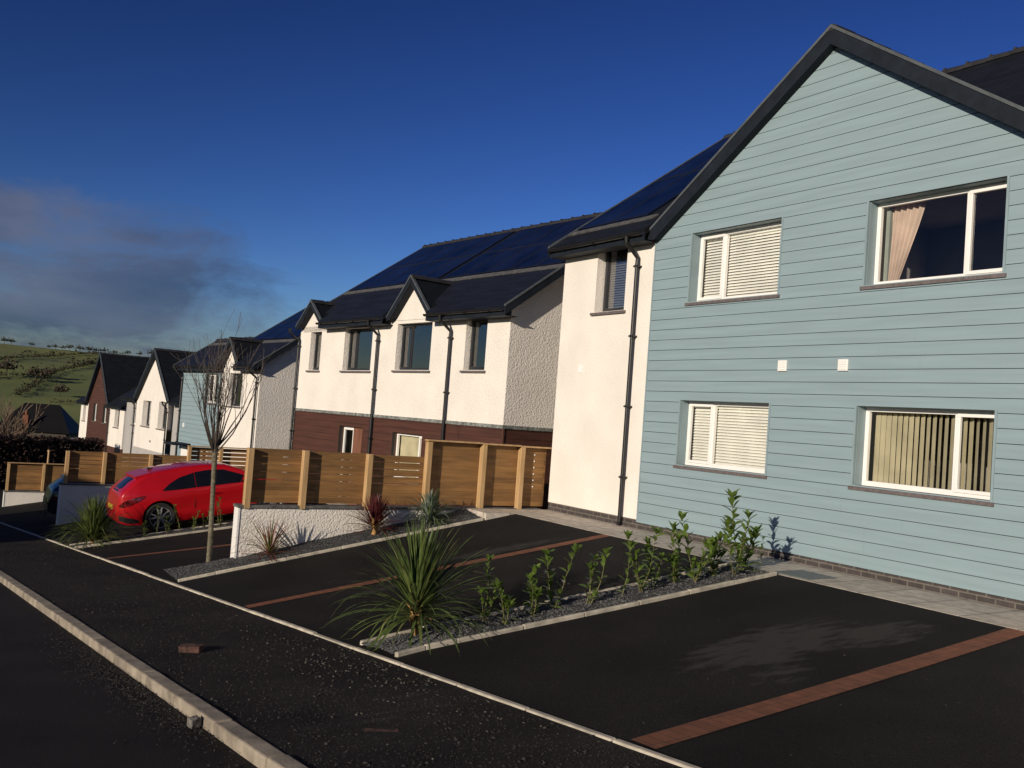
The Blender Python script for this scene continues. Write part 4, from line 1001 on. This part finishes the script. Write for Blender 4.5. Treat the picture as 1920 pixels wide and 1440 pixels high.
    # wheels
    for wx in WX_:
        for side in (-1, 1):
            c0 = O + Vector((wx, side * .80, RW)); ty = MB(); nT = 40
            prof = [(RW - .10, -.10), (RW - .02, -.115), (RW, -.09), (RW, .09), (RW - .02, .115), (RW - .10, .10)]
            vs = []; fs = []
            for i in range(nT):
                a = 6.28318 * i / nT
                for r_, y in prof: vs.append((c0.x + r_ * math.cos(a), c0.y + y, c0.z + r_ * math.sin(a)))
            m_ = len(prof)
            for i in range(nT):
                for k in range(m_): fs.append((i * m_ + k, i * m_ + (k + 1) % m_, ((i + 1) % nT) * m_ + (k + 1) % m_, ((i + 1) % nT) * m_ + k))
            ty.add(vs, fs); wh = ty.build('wheel', M['tyre'], car, smooth=False)
            rm = MB(); R0 = RW - .085
            vs = []; fs = []; pr = [(R0 + .01, .102), (R0 - .02, .098), (R0 - .03, .06), (R0 - .03, -.06)]
            for i in range(nT):
                a = 6.28318 * i / nT
                for r_, y in pr: vs.append((c0.x + r_ * math.cos(a), c0.y + side * y, c0.z + r_ * math.sin(a)))
            for i in range(nT):
                for k in range(len(pr) - 1): fs.append((i * 4 + k, i * 4 + k + 1, ((i + 1) % nT) * 4 + k + 1, ((i + 1) % nT) * 4 + k))
            rm.add(vs, fs)
            for s5 in range(5):
                for tw in (-.13, .13):
                    a0 = 6.28318 * s5 / 5 + .35; a1 = a0 + tw * 1.9
                    p0 = Vector((math.cos(a0 + tw * .5) * .045, 0, math.sin(a0 + tw * .5) * .045)); p1 = Vector((math.cos(a1) * (R0 - .01), 0, math.sin(a1) * (R0 - .01)))
                    d = (p1 - p0).normalized(); nn = Vector((-d.z, 0, d.x))
                    q = [(p0 - nn * .018), (p1 - nn * .012), (p1 + nn * .012), (p0 + nn * .018)]
                    yi, yo = side * .05, side * .088
                    rm.prism([c0 + v + Vector((0, yi, 0)) for v in q], [c0 + v + Vector((0, yo + (side * .006), 0)) for v in q])
            rm.tube([c0 + Vector((0, side * .05, 0)), c0 + Vector((0, side * .098, 0))], .052, 16)
            rm.build('rim', M['alloy'], wh)
            bk = MB(); bk.tube([c0 + Vector((0, side * .0, 0)), c0 + Vector((0, side * .02, 0))], R0 - .03, 24); bk.build('brake_disc', black, wh)
    return car
M['car_black'] = pm('black_plastic', (.006, .006, .007), .6, .1)
M['tyre'] = pm('tyre_rubber', (.012, .012, .012), .8, .2, 30)
M['alloy'] = pm('alloy_grey', (.30, .30, .31), .4, .1, metal=.2)
M['plate'] = pm('plate_yellow', (.45, .33, .03), .5, .05)
M['tail'] = pm('tail_light_red', (.10, .006, .008), .12, .5, 16, coat=1)
M['car_glass_dark'] = pm('car_window', (.006, .007, .009), .06, .1, spec=.6)
red_paint = pm('red_paint', (.37, .0035, .008), .34, .04, 1, coat=.55, spec=.4); P(red_paint).inputs['Coat Roughness'].default_value = .04
blue_paint = pm('dark_blue_paint', (.004, .005, .009), .3, .04, 1, coat=.6)
cx, cy = 4.20, 23.55
sl = (drive_z(cx + 3.6, cy) - drive_z(cx + .95, cy)) / 2.65
make_car('red_hatchback', (cx, cy, drive_z(cx + .93, cy) - sl * .93 + .02), math.atan(sl), red_paint, 'red three door hatchback parked nose in to the houses beside the timber fence')
cx, cy = 3.72, 32.2
sl = (drive_z(cx + 3.6, cy) - drive_z(cx + .95, cy)) / 2.65
make_car('dark_hatchback', (cx, cy, drive_z(cx + .93, cy) - sl * .93 + .02), math.atan(sl), blue_paint, 'dark blue car, mostly hidden behind the shaded white wall at the left')

# ------------------------------------------------------------------ plants
def sword_plant(name, org, trunk_h, n, length, mats, label, cat, seed, width=.022, droop=1.0, up=.35, spread=1.0, dead=0, trunk_r=.035, group=None):
    """cordyline: a short trunk with a mop of arching sword leaves"""
    rnd = random.Random(seed); root = empty(name, org, rnd.uniform(0, 0), label, cat, group); O = Vector(org)
    def leaf(mb, base, az, el, L, w, dr, seg=9):
        d = Vector((math.cos(az) * math.cos(el), math.sin(az) * math.cos(el), math.sin(el))); p_ = base.copy(); side = Vector((-math.sin(az), math.cos(az), 0)); tw = rnd.uniform(-.5, .5)
        vs = []; st = L / seg; kink = rnd.randint(4, 7) if rnd.random() < .18 else 99
        for i in range(seg + 1):
            t_ = i / seg; ww = w * (.55 + .45 * min(1, t_ * 5)) * (1 - t_ ** 3) + .0008
            sv = (side + Vector((0, 0, 1)) * tw * .4).normalized() * ww; nrm = d.cross(sv).normalized() * ww * .35
            vs += [p_ - sv + nrm, p_, p_ + sv + nrm]
            d = (d + Vector((0, 0, -1)) * dr * (.03 + .30 * t_ ** 1.5) * (3.5 if i == kink else 1)).normalized(); p_ = p_ + d * st
            if p_.z < O.z + .01: p_.z = O.z + .01 + rnd.random() * .01
        fs = []
        for i in range(seg):
            fs += [(i * 3, i * 3 + 1, i * 3 + 4, i * 3 + 3), (i * 3 + 1, i * 3 + 2, i * 3 + 5, i * 3 + 4)]
        mb.add(vs, fs)
    if trunk_h > .06:
        mb = MB(); lean = Vector((.02, .01, 0))
        mb.tube([O + Vector((0, 0, -.03)), O + lean * .5 + Vector((0, 0, trunk_h * .5)), O + lean + Vector((0, 0, trunk_h))], [trunk_r * 1.3, trunk_r, trunk_r * .9], 10)
        mb.build('trunk', M['sheath'], root, smooth=True)
        mb = MB()
        for _ in range(46):
            az = rnd.random() * 6.28; b = O + Vector((math.cos(az), math.sin(az), 0)) * trunk_r * .9 + Vector((0, 0, rnd.uniform(.05, trunk_h * .95)))
            leaf(mb, b, az, rnd.uniform(.9, 1.4), rnd.uniform(.10, .26), .016, rnd.uniform(.3, 3.0), 5)
        mb.build('dry_leaf_bases', M['sheath'], root, smooth=True, fix=False)
    parts = [(MB(), m_) for m_ in mats]
    for k in range(n):
        q = k / n; az = k * 2.39996 + rnd.uniform(-.3, .3); top = trunk_h + .10 * (1 - q)
        el = R(88) * (1 - q) ** .75 * spread + R(up * 40) * q - R(25) * q ** 2 + rnd.uniform(-.12, .12)
        L = length * (rnd.uniform(.78, 1.08)) * (.82 + .3 * q if q < .6 else 1.0)
        b = O + Vector((math.cos(az) * .02, math.sin(az) * .02, max(.02, trunk_h * (.62 + .38 * (1 - q)) + .04 * (1 - q))))
        mb = parts[0 if rnd.random() < .82 else min(1, len(parts) - 1)][0]
        leaf(mb, b, az, el, L, width * rnd.uniform(.7, 1.15), droop * (.35 + 1.1 * q) * rnd.uniform(.7, 1.3))
    for i, (mb, m_) in enumerate(parts):
        if mb.v: mb.build('sword_leaves' if i == 0 else 'pale_leaves', m_, root, smooth=True, fix=False)
    return root
sword_plant('cordyline_palm', (4.44, 8.36, drive_z(4.44, 8.36) + .01), .30, 300, .97, [M['palm'], M['palm_tip']], 'large green spiky cordyline palm with a yellowish trunk at the front of the laurel bed', 'palm', 4, width=.0135, droop=.72)
sword_plant('grass_palm', (3.50, 21.9, drive_z(3.50, 21.9) + .01), .10, 480, 1.08, [M['grass'], M['palm_tip']], 'bushy green grass-like palm at the far left, spilling over the edging beside the red car', 'palm', 9, width=.012, droop=.85, up=.9)
sword_plant('red_cordyline', (5.00, 14.62, drive_z(5.0, 14.62) + .06), .05, 64, .80, [M['red_rusty'], M['palm_tip']], 'sparse rusty red cordyline against the white retaining wall', 'shrub', 21, width=.011, droop=1.1, spread=.8)
sword_plant('purple_cordyline', (6.80, 14.58, drive_z(6.8, 14.58) + .10), .13, 210, .60, [M['red']], 'dense dark purple cordyline halfway along the narrow bed', 'shrub', 33, width=.011, droop=.30)
sword_plant('silver_astelia', (7.84, 14.56, drive_z(7.84, 14.56) + .10), .02, 150, .62, [M['silver'], M['palm']], 'silvery green strap leaved clump behind the big palm, below the stepped fence', 'shrub', 41, width=.017, droop=1.3)

def laurel(org, h, stems, label, seed, lean=.25, size=.085, group='laurels planted along the bed between the drives', name='laurel_shrub', low=.12):
    rnd = random.Random(seed); root = empty(name, org, 0, label, 'shrub', group); O = Vector(org)
    st = MB(); lf = MB()
    def leaf(b, d, L):
        d = d.normalized(); s_ = d.cross(Vector((0, 0, 1)));
        s_ = s_.normalized() if s_.length > .05 else Vector((1, 0, 0)); s_ = (s_ + Vector((0, 0, 1)) * rnd.uniform(-.5, .5)).normalized(); up = s_.cross(d).normalized()
        if up.z < 0: up = -up
        prof = [(0, .04), (.18, .22), (.42, .34), (.68, .30), (.88, .15), (1, .01)]; vs = []
        for t_, w in prof:
            c_ = b + d * L * t_ - Vector((0, 0, 1)) * L * .22 * t_ * t_
            vs += [c_ - s_ * w * L * .50 + up * w * L * .16, c_, c_ + s_ * w * L * .50 + up * w * L * .16]
        fs = []
        for i in range(5): fs += [(i * 3, i * 3 + 1, i * 3 + 4, i * 3 + 3), (i * 3 + 1, i * 3 + 2, i * 3 + 5, i * 3 + 4)]
        lf.add(vs, fs)
    for k in range(stems):
        az = rnd.random() * 6.28; hh = h * (1 if k == 0 else rnd.uniform(.45, .9)); ln = lean * rnd.uniform(.3, 1.0)
        p_ = O + Vector((rnd.uniform(-.02, .02), rnd.uniform(-.02, .02), -.03)); d = Vector((math.cos(az) * ln, math.sin(az) * ln, 1)).normalized(); path = [p_.copy()]; seg = 7
        for i in range(seg):
            p_ = p_ + d * (hh / seg); path.append(p_.copy()); d = (d + Vector((rnd.uniform(-.14, .14), rnd.uniform(-.14, .14), .12))).normalized()
        st.tube(path, [.0075 - .0008 * i for i in range(seg + 1)], 6)
        q = low; ph = rnd.random() * 6
        while q < 1.0:
            i = min(int(q * seg), seg - 1); b = path[i].lerp(path[i + 1], q * seg - i); ph += 2.4
            nl = 1
            el = rnd.uniform(.0, .85) + .5 * q
            dd = Vector((math.cos(ph) * math.cos(el), math.sin(ph) * math.cos(el), math.sin(el)))
            leaf(b, dd, size * rnd.uniform(.75, 1.25)); q += .030 / hh * rnd.uniform(.8, 1.5)
        for j in range(6):
            a = ph + j * 1.05; leaf(path[-1], Vector((math.cos(a) * .6, math.sin(a) * .6, rnd.uniform(.5, 1.2))), size * rnd.uniform(.8, 1.2))
    st.build('stems', M['laurel_stem'], root, smooth=True); lf.build('leaves', M['laurel'], root, smooth=True, fix=False)
    return root
M['laurel_stem'] = pm('green_stem', (.13, .12, .045), .7, .2)
#                x     y     h    stems size  label
LAUR = [(5.22, 8.32, .66, 2, .080, 'laurel with two stems just right of the big palm'),
        (5.34, 8.10, .42, 2, .085, 'short laurel low beside the big palm, second plant of the bed'),
        (5.78, 8.22, .50, 4, .080, 'bushy low laurel, third plant from the big palm'),
        (6.12, 8.30, .70, 2, .085, 'tall leafy laurel, fourth plant from the big palm'),
        (6.55, 8.24, .62, 2, .080, 'laurel leaning left, fifth plant from the big palm'),
        (7.06, 8.28, .62, 1, .075, 'single upright laurel stem standing apart in mid bed'),
        (7.36, 8.26, .80, 2, .085, 'tall laurel just right of the lone upright stem'),
        (7.62, 8.38, .55, 2, .080, 'small laurel close behind the tall mid bed one'),
        (7.98, 8.42, .70, 3, .090, 'laurel in front of the downpipe foot, left of the wide ones'),
        (8.22, 8.28, .82, 2, .105, 'laurel with a large topmost leaf rosette against the pale boards'),
        (8.62, 8.40, .62, 3, .095, 'dark dense laurel between the rosette topped one and the tallest group'),
        (8.86, 8.26, .80, 2, .105, 'wide laurel with a pair of big leaves, left of the tallest one'),
        (9.14, 8.36, 1.0, 2, .110, 'tallest laurel, at the house end of the bed')]
for i, (x, y, h, st, sz, lb) in enumerate(LAUR): laurel((x, y, drive_z(x, y) + .02), h, st + 1 if st != 1 else 1, lb, 100 + i, size=sz * 1.6, lean=.55)
L3 = [(4.86, 21.86, .66, 1, 'thin young laurel in front of the red car rear wheel'), (5.36, 21.9, .62, 1, 'thin young laurel in front of the red car door, left of the tree trunk'), (5.62, 21.8, .46, 3, 'bushy low laurel by the red car, just left of the bare tree trunk'),
      (5.88, 21.86, .50, 2, 'leafy laurel beside the red car, half behind the bare tree trunk'), (6.22, 21.86, .68, 2, 'young laurel by the red car, just right of the bare tree trunk'), (4.55, 21.85, .34, 3, 'low dark laurel beside the grassy palm'), (5.08, 21.95, .36, 3, 'low dark laurel under the middle of the red car')]
for i, (x, y, h, st, lb) in enumerate(L3): laurel((x, y, drive_z(x, y) + .02), h, st, lb, 300 + i, size=.095, group='laurels in the bed by the red car')
laurel((10.15, 8.95, -1.66), .28, 2, 'tiny dark seedling laurel at the foot of the pale boarded wall', 401, size=.07, group='laurels planted along the bed between the drives')
laurel((3.75, 32.6, drive_z(3.9, 31.0)), .4, 3, 'low shrub in deep shade at the far left', 402, size=.09, name='shaded_shrub', group='shrubs in shade')

# ------------------------------------------------------------------ bare trees
def bare_tree(name, org, label, trunk, limbs, size, seed, spread, bark, twigm, group=None, r0=.05, depth=3, leanx=0.0, n2=5, twr=.003, up=.5, sub=4):
    rnd = random.Random(seed); root = empty(name, org, 0, label, 'tree', group); O = Vector(org)
    top = O + Vector((leanx, 0, trunk)); mb = MB()
    mb.tube([O + Vector((0, 0, -.1)), O + Vector((leanx * .1, .01, trunk * .25)), O + Vector((leanx * .55, -.01, trunk * .6)), O + Vector((leanx * .9, 0, trunk * .93)), top + Vector((0, 0, .03))], [r0 * 1.25, r0 * 1.0, r0 * .92, r0 * 1.0, r0 * 1.25], 12)
    mb.build('trunk', bark, root, smooth=True)
    cr = MB()
    def branch(p_, d, L, r, lev):
        seg = 6 if lev < 2 else 4; path = [p_.copy()]; dirs = []
        for i in range(seg):
            d = (d + Vector((rnd.uniform(-1, 1), rnd.uniform(-1, 1), rnd.uniform(-.6, .6))) * .11 + Vector((0, 0, 1)) * (.10 if lev < 2 else .05) * up * 2).normalized()
            p_ = p_ + d * L / seg; path.append(p_.copy()); dirs.append(d.copy())
        cr.tube(path, [max(twr, r * (1 - .80 * i / seg)) for i in range(seg + 1)], 6 if lev == 0 else (4 if lev == 1 else 3), cap=False)
        if lev < depth:
            m_ = n2 if lev == 0 else (sub if lev == 1 else 2)
            for k in range(m_):
                q = rnd.uniform(.28, 1.0); i = min(int(q * seg), seg - 1); b = path[i].lerp(path[i + 1], q * seg - i)
                e = dirs[i].orthogonal(); e.rotate(Matrix.Rotation(rnd.random() * 6.28, 3, dirs[i])); an = rnd.uniform(.25, .6)
                nd = (dirs[i] * math.cos(an) + e.normalized() * math.sin(an)).normalized()
                branch(b, nd, L * rnd.uniform(.38, .62), max(twr, r * .45), lev + 1)
    for k in range(limbs):
        az = k * 2.39996 + rnd.uniform(-.3, .3); an = spread * math.sqrt((k + .5) / limbs) * rnd.uniform(.8, 1.15)
        d = Vector((math.cos(az) * math.sin(an), math.sin(az) * math.sin(an), math.cos(an)))
        branch(top + Vector((math.cos(az), math.sin(az), 0)) * r0 * .5 - Vector((0, 0, rnd.uniform(0, .1) * size)), d, size * rnd.uniform(.8, 1.08), r0 * .34, 0)
    cr.build('crown', twigm, root, fix=False)
    return root
bare_tree('bare_tree', (4.19, 15.12, street_z(4.19, 15.12) - .02), 'young bare tree with a pale straight trunk and upswept twiggy crown', 2.12, 22, 1.42, 12, .66, M['bark'], M['twig'], r0=.040, leanx=-.06, n2=3, twr=.0030, depth=2, sub=2)

# ------------------------------------------------------------------ the valley beyond
def ray_dir(px, py):
    return cam.matrix_world.to_3x3() @ Vector(((px - 960) / F_PX, -(py - 720) / F_PX, -1)).normalized()
def on_hill(px, py, rmin=130):
    """the point of the hillside seen in that direction"""
    d = ray_dir(px, py); t_ = rmin
    while t_ < 1200:
        q = d * t_
        if q.z < terr(q.x, q.y): return q
        t_ += 2
    return d * 560
M['hedge_far'] = pm('far_hedge', (.030, .030, .012), .95, .4, .3)
M['hedge_brown'] = pm('far_bare_scrub', (.055, .040, .026), .95, .4, .3)
def clumps(mb, c, s, n, rnd, flat=.8):
    for _ in range(n * 5):
        q = Vector((rnd.gauss(0, 1), rnd.gauss(0, 1), abs(rnd.gauss(0, .8)) * flat)) * s * .42 + c
        blob(mb, q, s * rnd.uniform(.06, .17), rnd, 1.0)
def hedgerow(pts, h, label, mat, seed, step=1.1, n=2):
    rnd = random.Random(seed); P_ = [on_hill(*q) for q in pts]; mb = MB()
    for a, b in zip(P_, P_[1:]):
        L = (b - a).length; k = 0.0
        while k < L:
            q = a.lerp(b, k / L); q.z = terr(q.x, q.y); hh = h * .62 * rnd.uniform(.6, 1.2) * (1.9 if rnd.random() < .08 else 1)
            clumps(mb, q + Vector((0, 0, hh * .3)), hh, n, rnd); k += step
    return tag(mb.build('hedgerow', mat, fix=False), label, 'hedge', 'field hedges on the green hillside')
hedgerow([(-60, 681), (0, 677), (60, 672), (120, 668), (185, 664), (240, 662)], 3.2, 'long dark field hedge high on the green hill, just below the skyline', M['hedge_far'], 1)
hedgerow([(-60, 712), (0, 707), (50, 709), (90, 706), (118, 697), (150, 690), (185, 684), (230, 680)], 3.6, 'dark hedge crossing the middle of the green hill and rising to the right', M['hedge_far'], 2)
hedgerow([(92, 706), (75, 718), (55, 733), (30, 745)], 3.2, 'dark hedge running steeply down the hillside from the middle hedge', M['hedge_far'], 3)
hedgerow([(100, 758), (130, 757), (160, 758), (190, 756)], 2.4, 'low dark hedge at the foot of the green hill behind the bungalow', M['hedge_far'], 4)
# trees on the skyline, one object each
rnd = random.Random(12)
SKY_T = [(-30, 639), (8, 641), (22, 642), (60, 645), (92, 649), (104, 650), (118, 651), (131, 652), (150, 655), (168, 657), (180, 658), (195, 660), (215, 661), (240, 664), (262, 666), (283, 668)]
def far_tree(pt, h, name, label, cat, group, mat, seed, n=26, trunk=.35):
    r_ = random.Random(seed); root = empty(name, tuple(pt), 0, label, cat, group); mb = MB(); mb.tube([pt - Vector((0, 0, .3)), pt + Vector((0, 0, h * .55))], [h * .04, h * .02], 5); mb.build('trunk', M['twig'], root)
    mb = MB(); clumps(mb, pt + Vector((0, 0, h * (trunk + .1))), h * .62, n, r_, 1.0); mb.build('crown', mat, root, fix=False); return root
for i, (px, py) in enumerate(SKY_T):
    d = ray_dir(px, py); q = d * (555 / math.hypot(d.x, d.y)); q.z = terr(q.x, q.y)
    far_tree(q, rnd.uniform(2.6, 4.6), 'skyline_tree', 'tiny dark tree on the hill skyline', 'tree', 'tiny trees along the hill skyline', M['hedge_far'], 50 + i, 16)
for i, (px, py, h, lb) in enumerate([(66, 712, 8.5, 'brown bare tree clump at the middle of the hill where the hedges meet'), (88, 708, 7.5, 'brown bare tree just right of the hedge junction on the hill'), (112, 742, 6.5, 'pale brown bare tree standing alone in the lower field'), (12, 703, 10, 'brown wood edge tree at the left border, on the middle hedge'), (165, 684, 5.5, 'brown scrub tree by the right end of the middle hedge')]):
    q = on_hill(px, py + 3); far_tree(q, h * .62, 'hillside_tree', lb, 'tree', 'bare brown trees on the hillside', M['hedge_brown'], 80 + i, 34)
# near bare trees at the left edge
def place_dir(px, py, dist, z): d = ray_dir(px, py); k = dist / math.hypot(d.x, d.y); return (d.x * k, d.y * k, z)
M['far_twig'] = pm('brown_twig', (.085, .058, .040), .95, .3, 1.5)
for i, (px, dist, h, sp_, lb) in enumerate([(-8, 92, 2.2, .9, 'large brown bare tree cut by the left edge of the photo'), (22, 98, 2.0, .85, 'brown bare tree right of the one cut by the left edge'), (46, 106, 1.6, .8, 'smaller brown bare tree against the bungalow roof')]):
    x, y, _ = place_dir(px, 760, dist, 0); z = terr(x, y)
    bare_tree('bare_tree', (x, y, z), lb, h, 11, 4.3 - .8 * i, 200 + i, sp_, M['far_twig'], M['far_twig'], 'leafless trees beyond the end of the street', r0=.16, depth=2, n2=7, twr=.035, up=.25)

# bungalow with a hipped slate roof beyond the gardens
bx, by, bz = 15.2, 146.0, -9.6
BG = empty('bungalow', (bx, by, bz), -22, None); BG.location = (bx, by, bz); ORG[BG] = Vector((0, 0, 0))
tag(BG, 'shade-darkened bungalow with a hipped slate roof beyond the hedge at the left', 'bungalow')
mb = MB(); mb.box(-4.4, 4.4, -3.6, 3.6, 0, 3.3); mb.build('wall', pm('bungalow_render', (.05, .04, .035), .9, .1), BG)  # near-black wall colour stands in for shade over the bungalow
mb = MB(); e = [(-5.0, -4.2, 3.1), (5.0, -4.2, 3.1), (5.0, 4.2, 3.1), (-5.0, 4.2, 3.1)]; ra, rb = (-2.3, 0, 6.9), (2.3, 0, 6.9)
for f_ in ([e[0], e[1], rb, ra], [e[2], e[3], ra, rb], [e[1], e[2], rb], [e[3], e[0], ra], [e[3], e[2], e[1], e[0]]): mb.poly(f_)
rf = mb.build('roof', tiles('shade_dark_slate', 'y', (.006, .006, .007)), BG)  # slate colour darkened in place of cast shade
mb = MB(); mb.box(-1.2, -.5, -4.1, -3.5, 2.8, 5.3); ch = mb.build('chimney', M['paver'], rf)
mb = MB(); mb.tube([(-.85, -3.8, 5.3), (-.85, -3.8, 6.0)], [.17, .13], 8); mb.build('chimney_pot', M['paver'], ch)
mb = MB(); mb.box(1.2, 2.6, -3.64, -3.55, 1.0, 2.2); mb.build('window', M['white'], BG)

# tall beech hedge at the back of the far garden
def leaf_hedge(name, a, b, thick, zb, zt, label, mat, n, seed, sz=.16):
    rnd = random.Random(seed); mb = MB(); A, B_ = Vector(a), Vector(b); d = (B_ - A).normalized(); nn = Vector((-d.y, d.x))
    for _ in range(n):
        u = rnd.random(); v = rnd.uniform(-1, 1); w = rnd.random() ** .8
        top = zt + .28 * noise.noise(Vector((u * 9, seed, 0))) + rnd.uniform(-.1, .1)
        q = A.lerp(B_, u) + nn * v * thick / 2; z = zb + (top - zb) * w; s_ = sz * rnd.uniform(.5, 1.3); c_ = Vector((q.x, q.y, z))
        e1 = Vector((rnd.gauss(0, 1), rnd.gauss(0, 1), rnd.gauss(0, 1))).normalized(); e2 = e1.orthogonal().normalized()
        mb.add([c_ - e1 * s_, c_ - e2 * s_ * .6, c_ + e1 * s_, c_ + e2 * s_ * .6], [(0, 1, 2, 3)])
    o = mb.build(name, mat, fix=False); return tag(o, label, 'hedge')
M['beech'] = leafm('beech_leaf', (.030, .014, .009), .8, .1, .45, 1.5)  # beech leaf colour darkened in place of shade on the hedge
M['evergreen'] = leafm('evergreen_leaf', (.010, .012, .007), .7, .1, .4, .8)  # evergreen colour likewise carries the hedge's shade
leaf_hedge('beech_hedge', (1.0, 57.6), (9.6, 60.4), 1.3, -6.6, -3.05, 'dark reddish brown beech hedge behind the low far left fence', M['beech'], 26000, 1, .10)
leaf_hedge('evergreen_hedge', (4.0, 74.5), (12.6, 76.5), 1.6, -8, -3.9, 'dark evergreen hedge in front of the bungalow roof', M['evergreen'], 16000, 2, .12)
mb = MB(); mb.tube([(6.3, 55.5, -6.3), (6.3, 55.5, -3.6)], .05, 8); mb.tube([(6.3, 55.5, -3.6), (6.3, 55.5, -3.5)], .075, 8)
tag(mb.build('timber_pole', M['post']), 'thin pole standing in front of the dark hedge at the far left', 'pole')
SH = empty('garden_shed', (8.6, 65.5, -6.3), 0, 'small white shed with a grey roof, left of the brown gable house', 'shed')
mb = MB(); mb.box(8.6, 9.7, 65.5, 67.6, -6.3, -3.75); mb.build('wall', M['render'], SH)
mb = MB(); mb.prism([(8.45, 65.3, -3.78), (9.85, 65.3, -3.78), (9.85, 65.3, -3.66), (9.15, 65.3, -3.3), (8.45, 65.3, -3.66)], [(8.45, 67.8, -3.78), (9.85, 67.8, -3.78), (9.85, 67.8, -3.66), (9.15, 67.8, -3.3), (8.45, 67.8, -3.66)]); mb.build('roof', M['lead'], SH)
mb = MB(); mb.box(8.9, 9.4, 65.47, 65.5, -6.2, -4.3); mb.build('door', M['render_grey'], SH)

# low hipped house across the road: it stands outside the photo and throws the shade over the lower drives
OH = empty('opposite_bungalow', (-13.0, 23.6, -4.4), 0, 'low bungalow across the road, outside the photo, shading the lower drives', 'bungalow')
mb = MB(); mb.box(-16.5, -9.6, 18.6, 28.8, -4.6, -1.0); mb.build('wall', M['render'], OH)
mb = MB(); e = [(-17, 18.1, -1.05), (-9.1, 18.1, -1.05), (-9.1, 29.3, -1.05), (-17, 29.3, -1.05)]; ra, rb = (-13.0, 19.6, 2.15), (-13.0, 27.8, 2.15)
for f_ in ([e[0], e[1], ra], [e[1], e[2], rb, ra], [e[2], e[3], rb], [e[3], e[0], ra, rb], [e[3], e[2], e[1], e[0]]): mb.poly(f_)
mb.build('roof', M['tile_x'], OH)

mb = MB(); rnd = random.Random(77)
for _ in range(110):
    x, y = rnd.uniform(4.3, 9.3), rnd.uniform(3.5, 14.0); s_ = rnd.uniform(.003, .008); blob(mb, (x, y, drive_z(x, y) + s_ * .4), s_, rnd)
tag(mb.build('drive_grit', M['stone_light'], fix=False), 'a few pale specks of grit on the black parking bays', 'grit', kind='stuff')
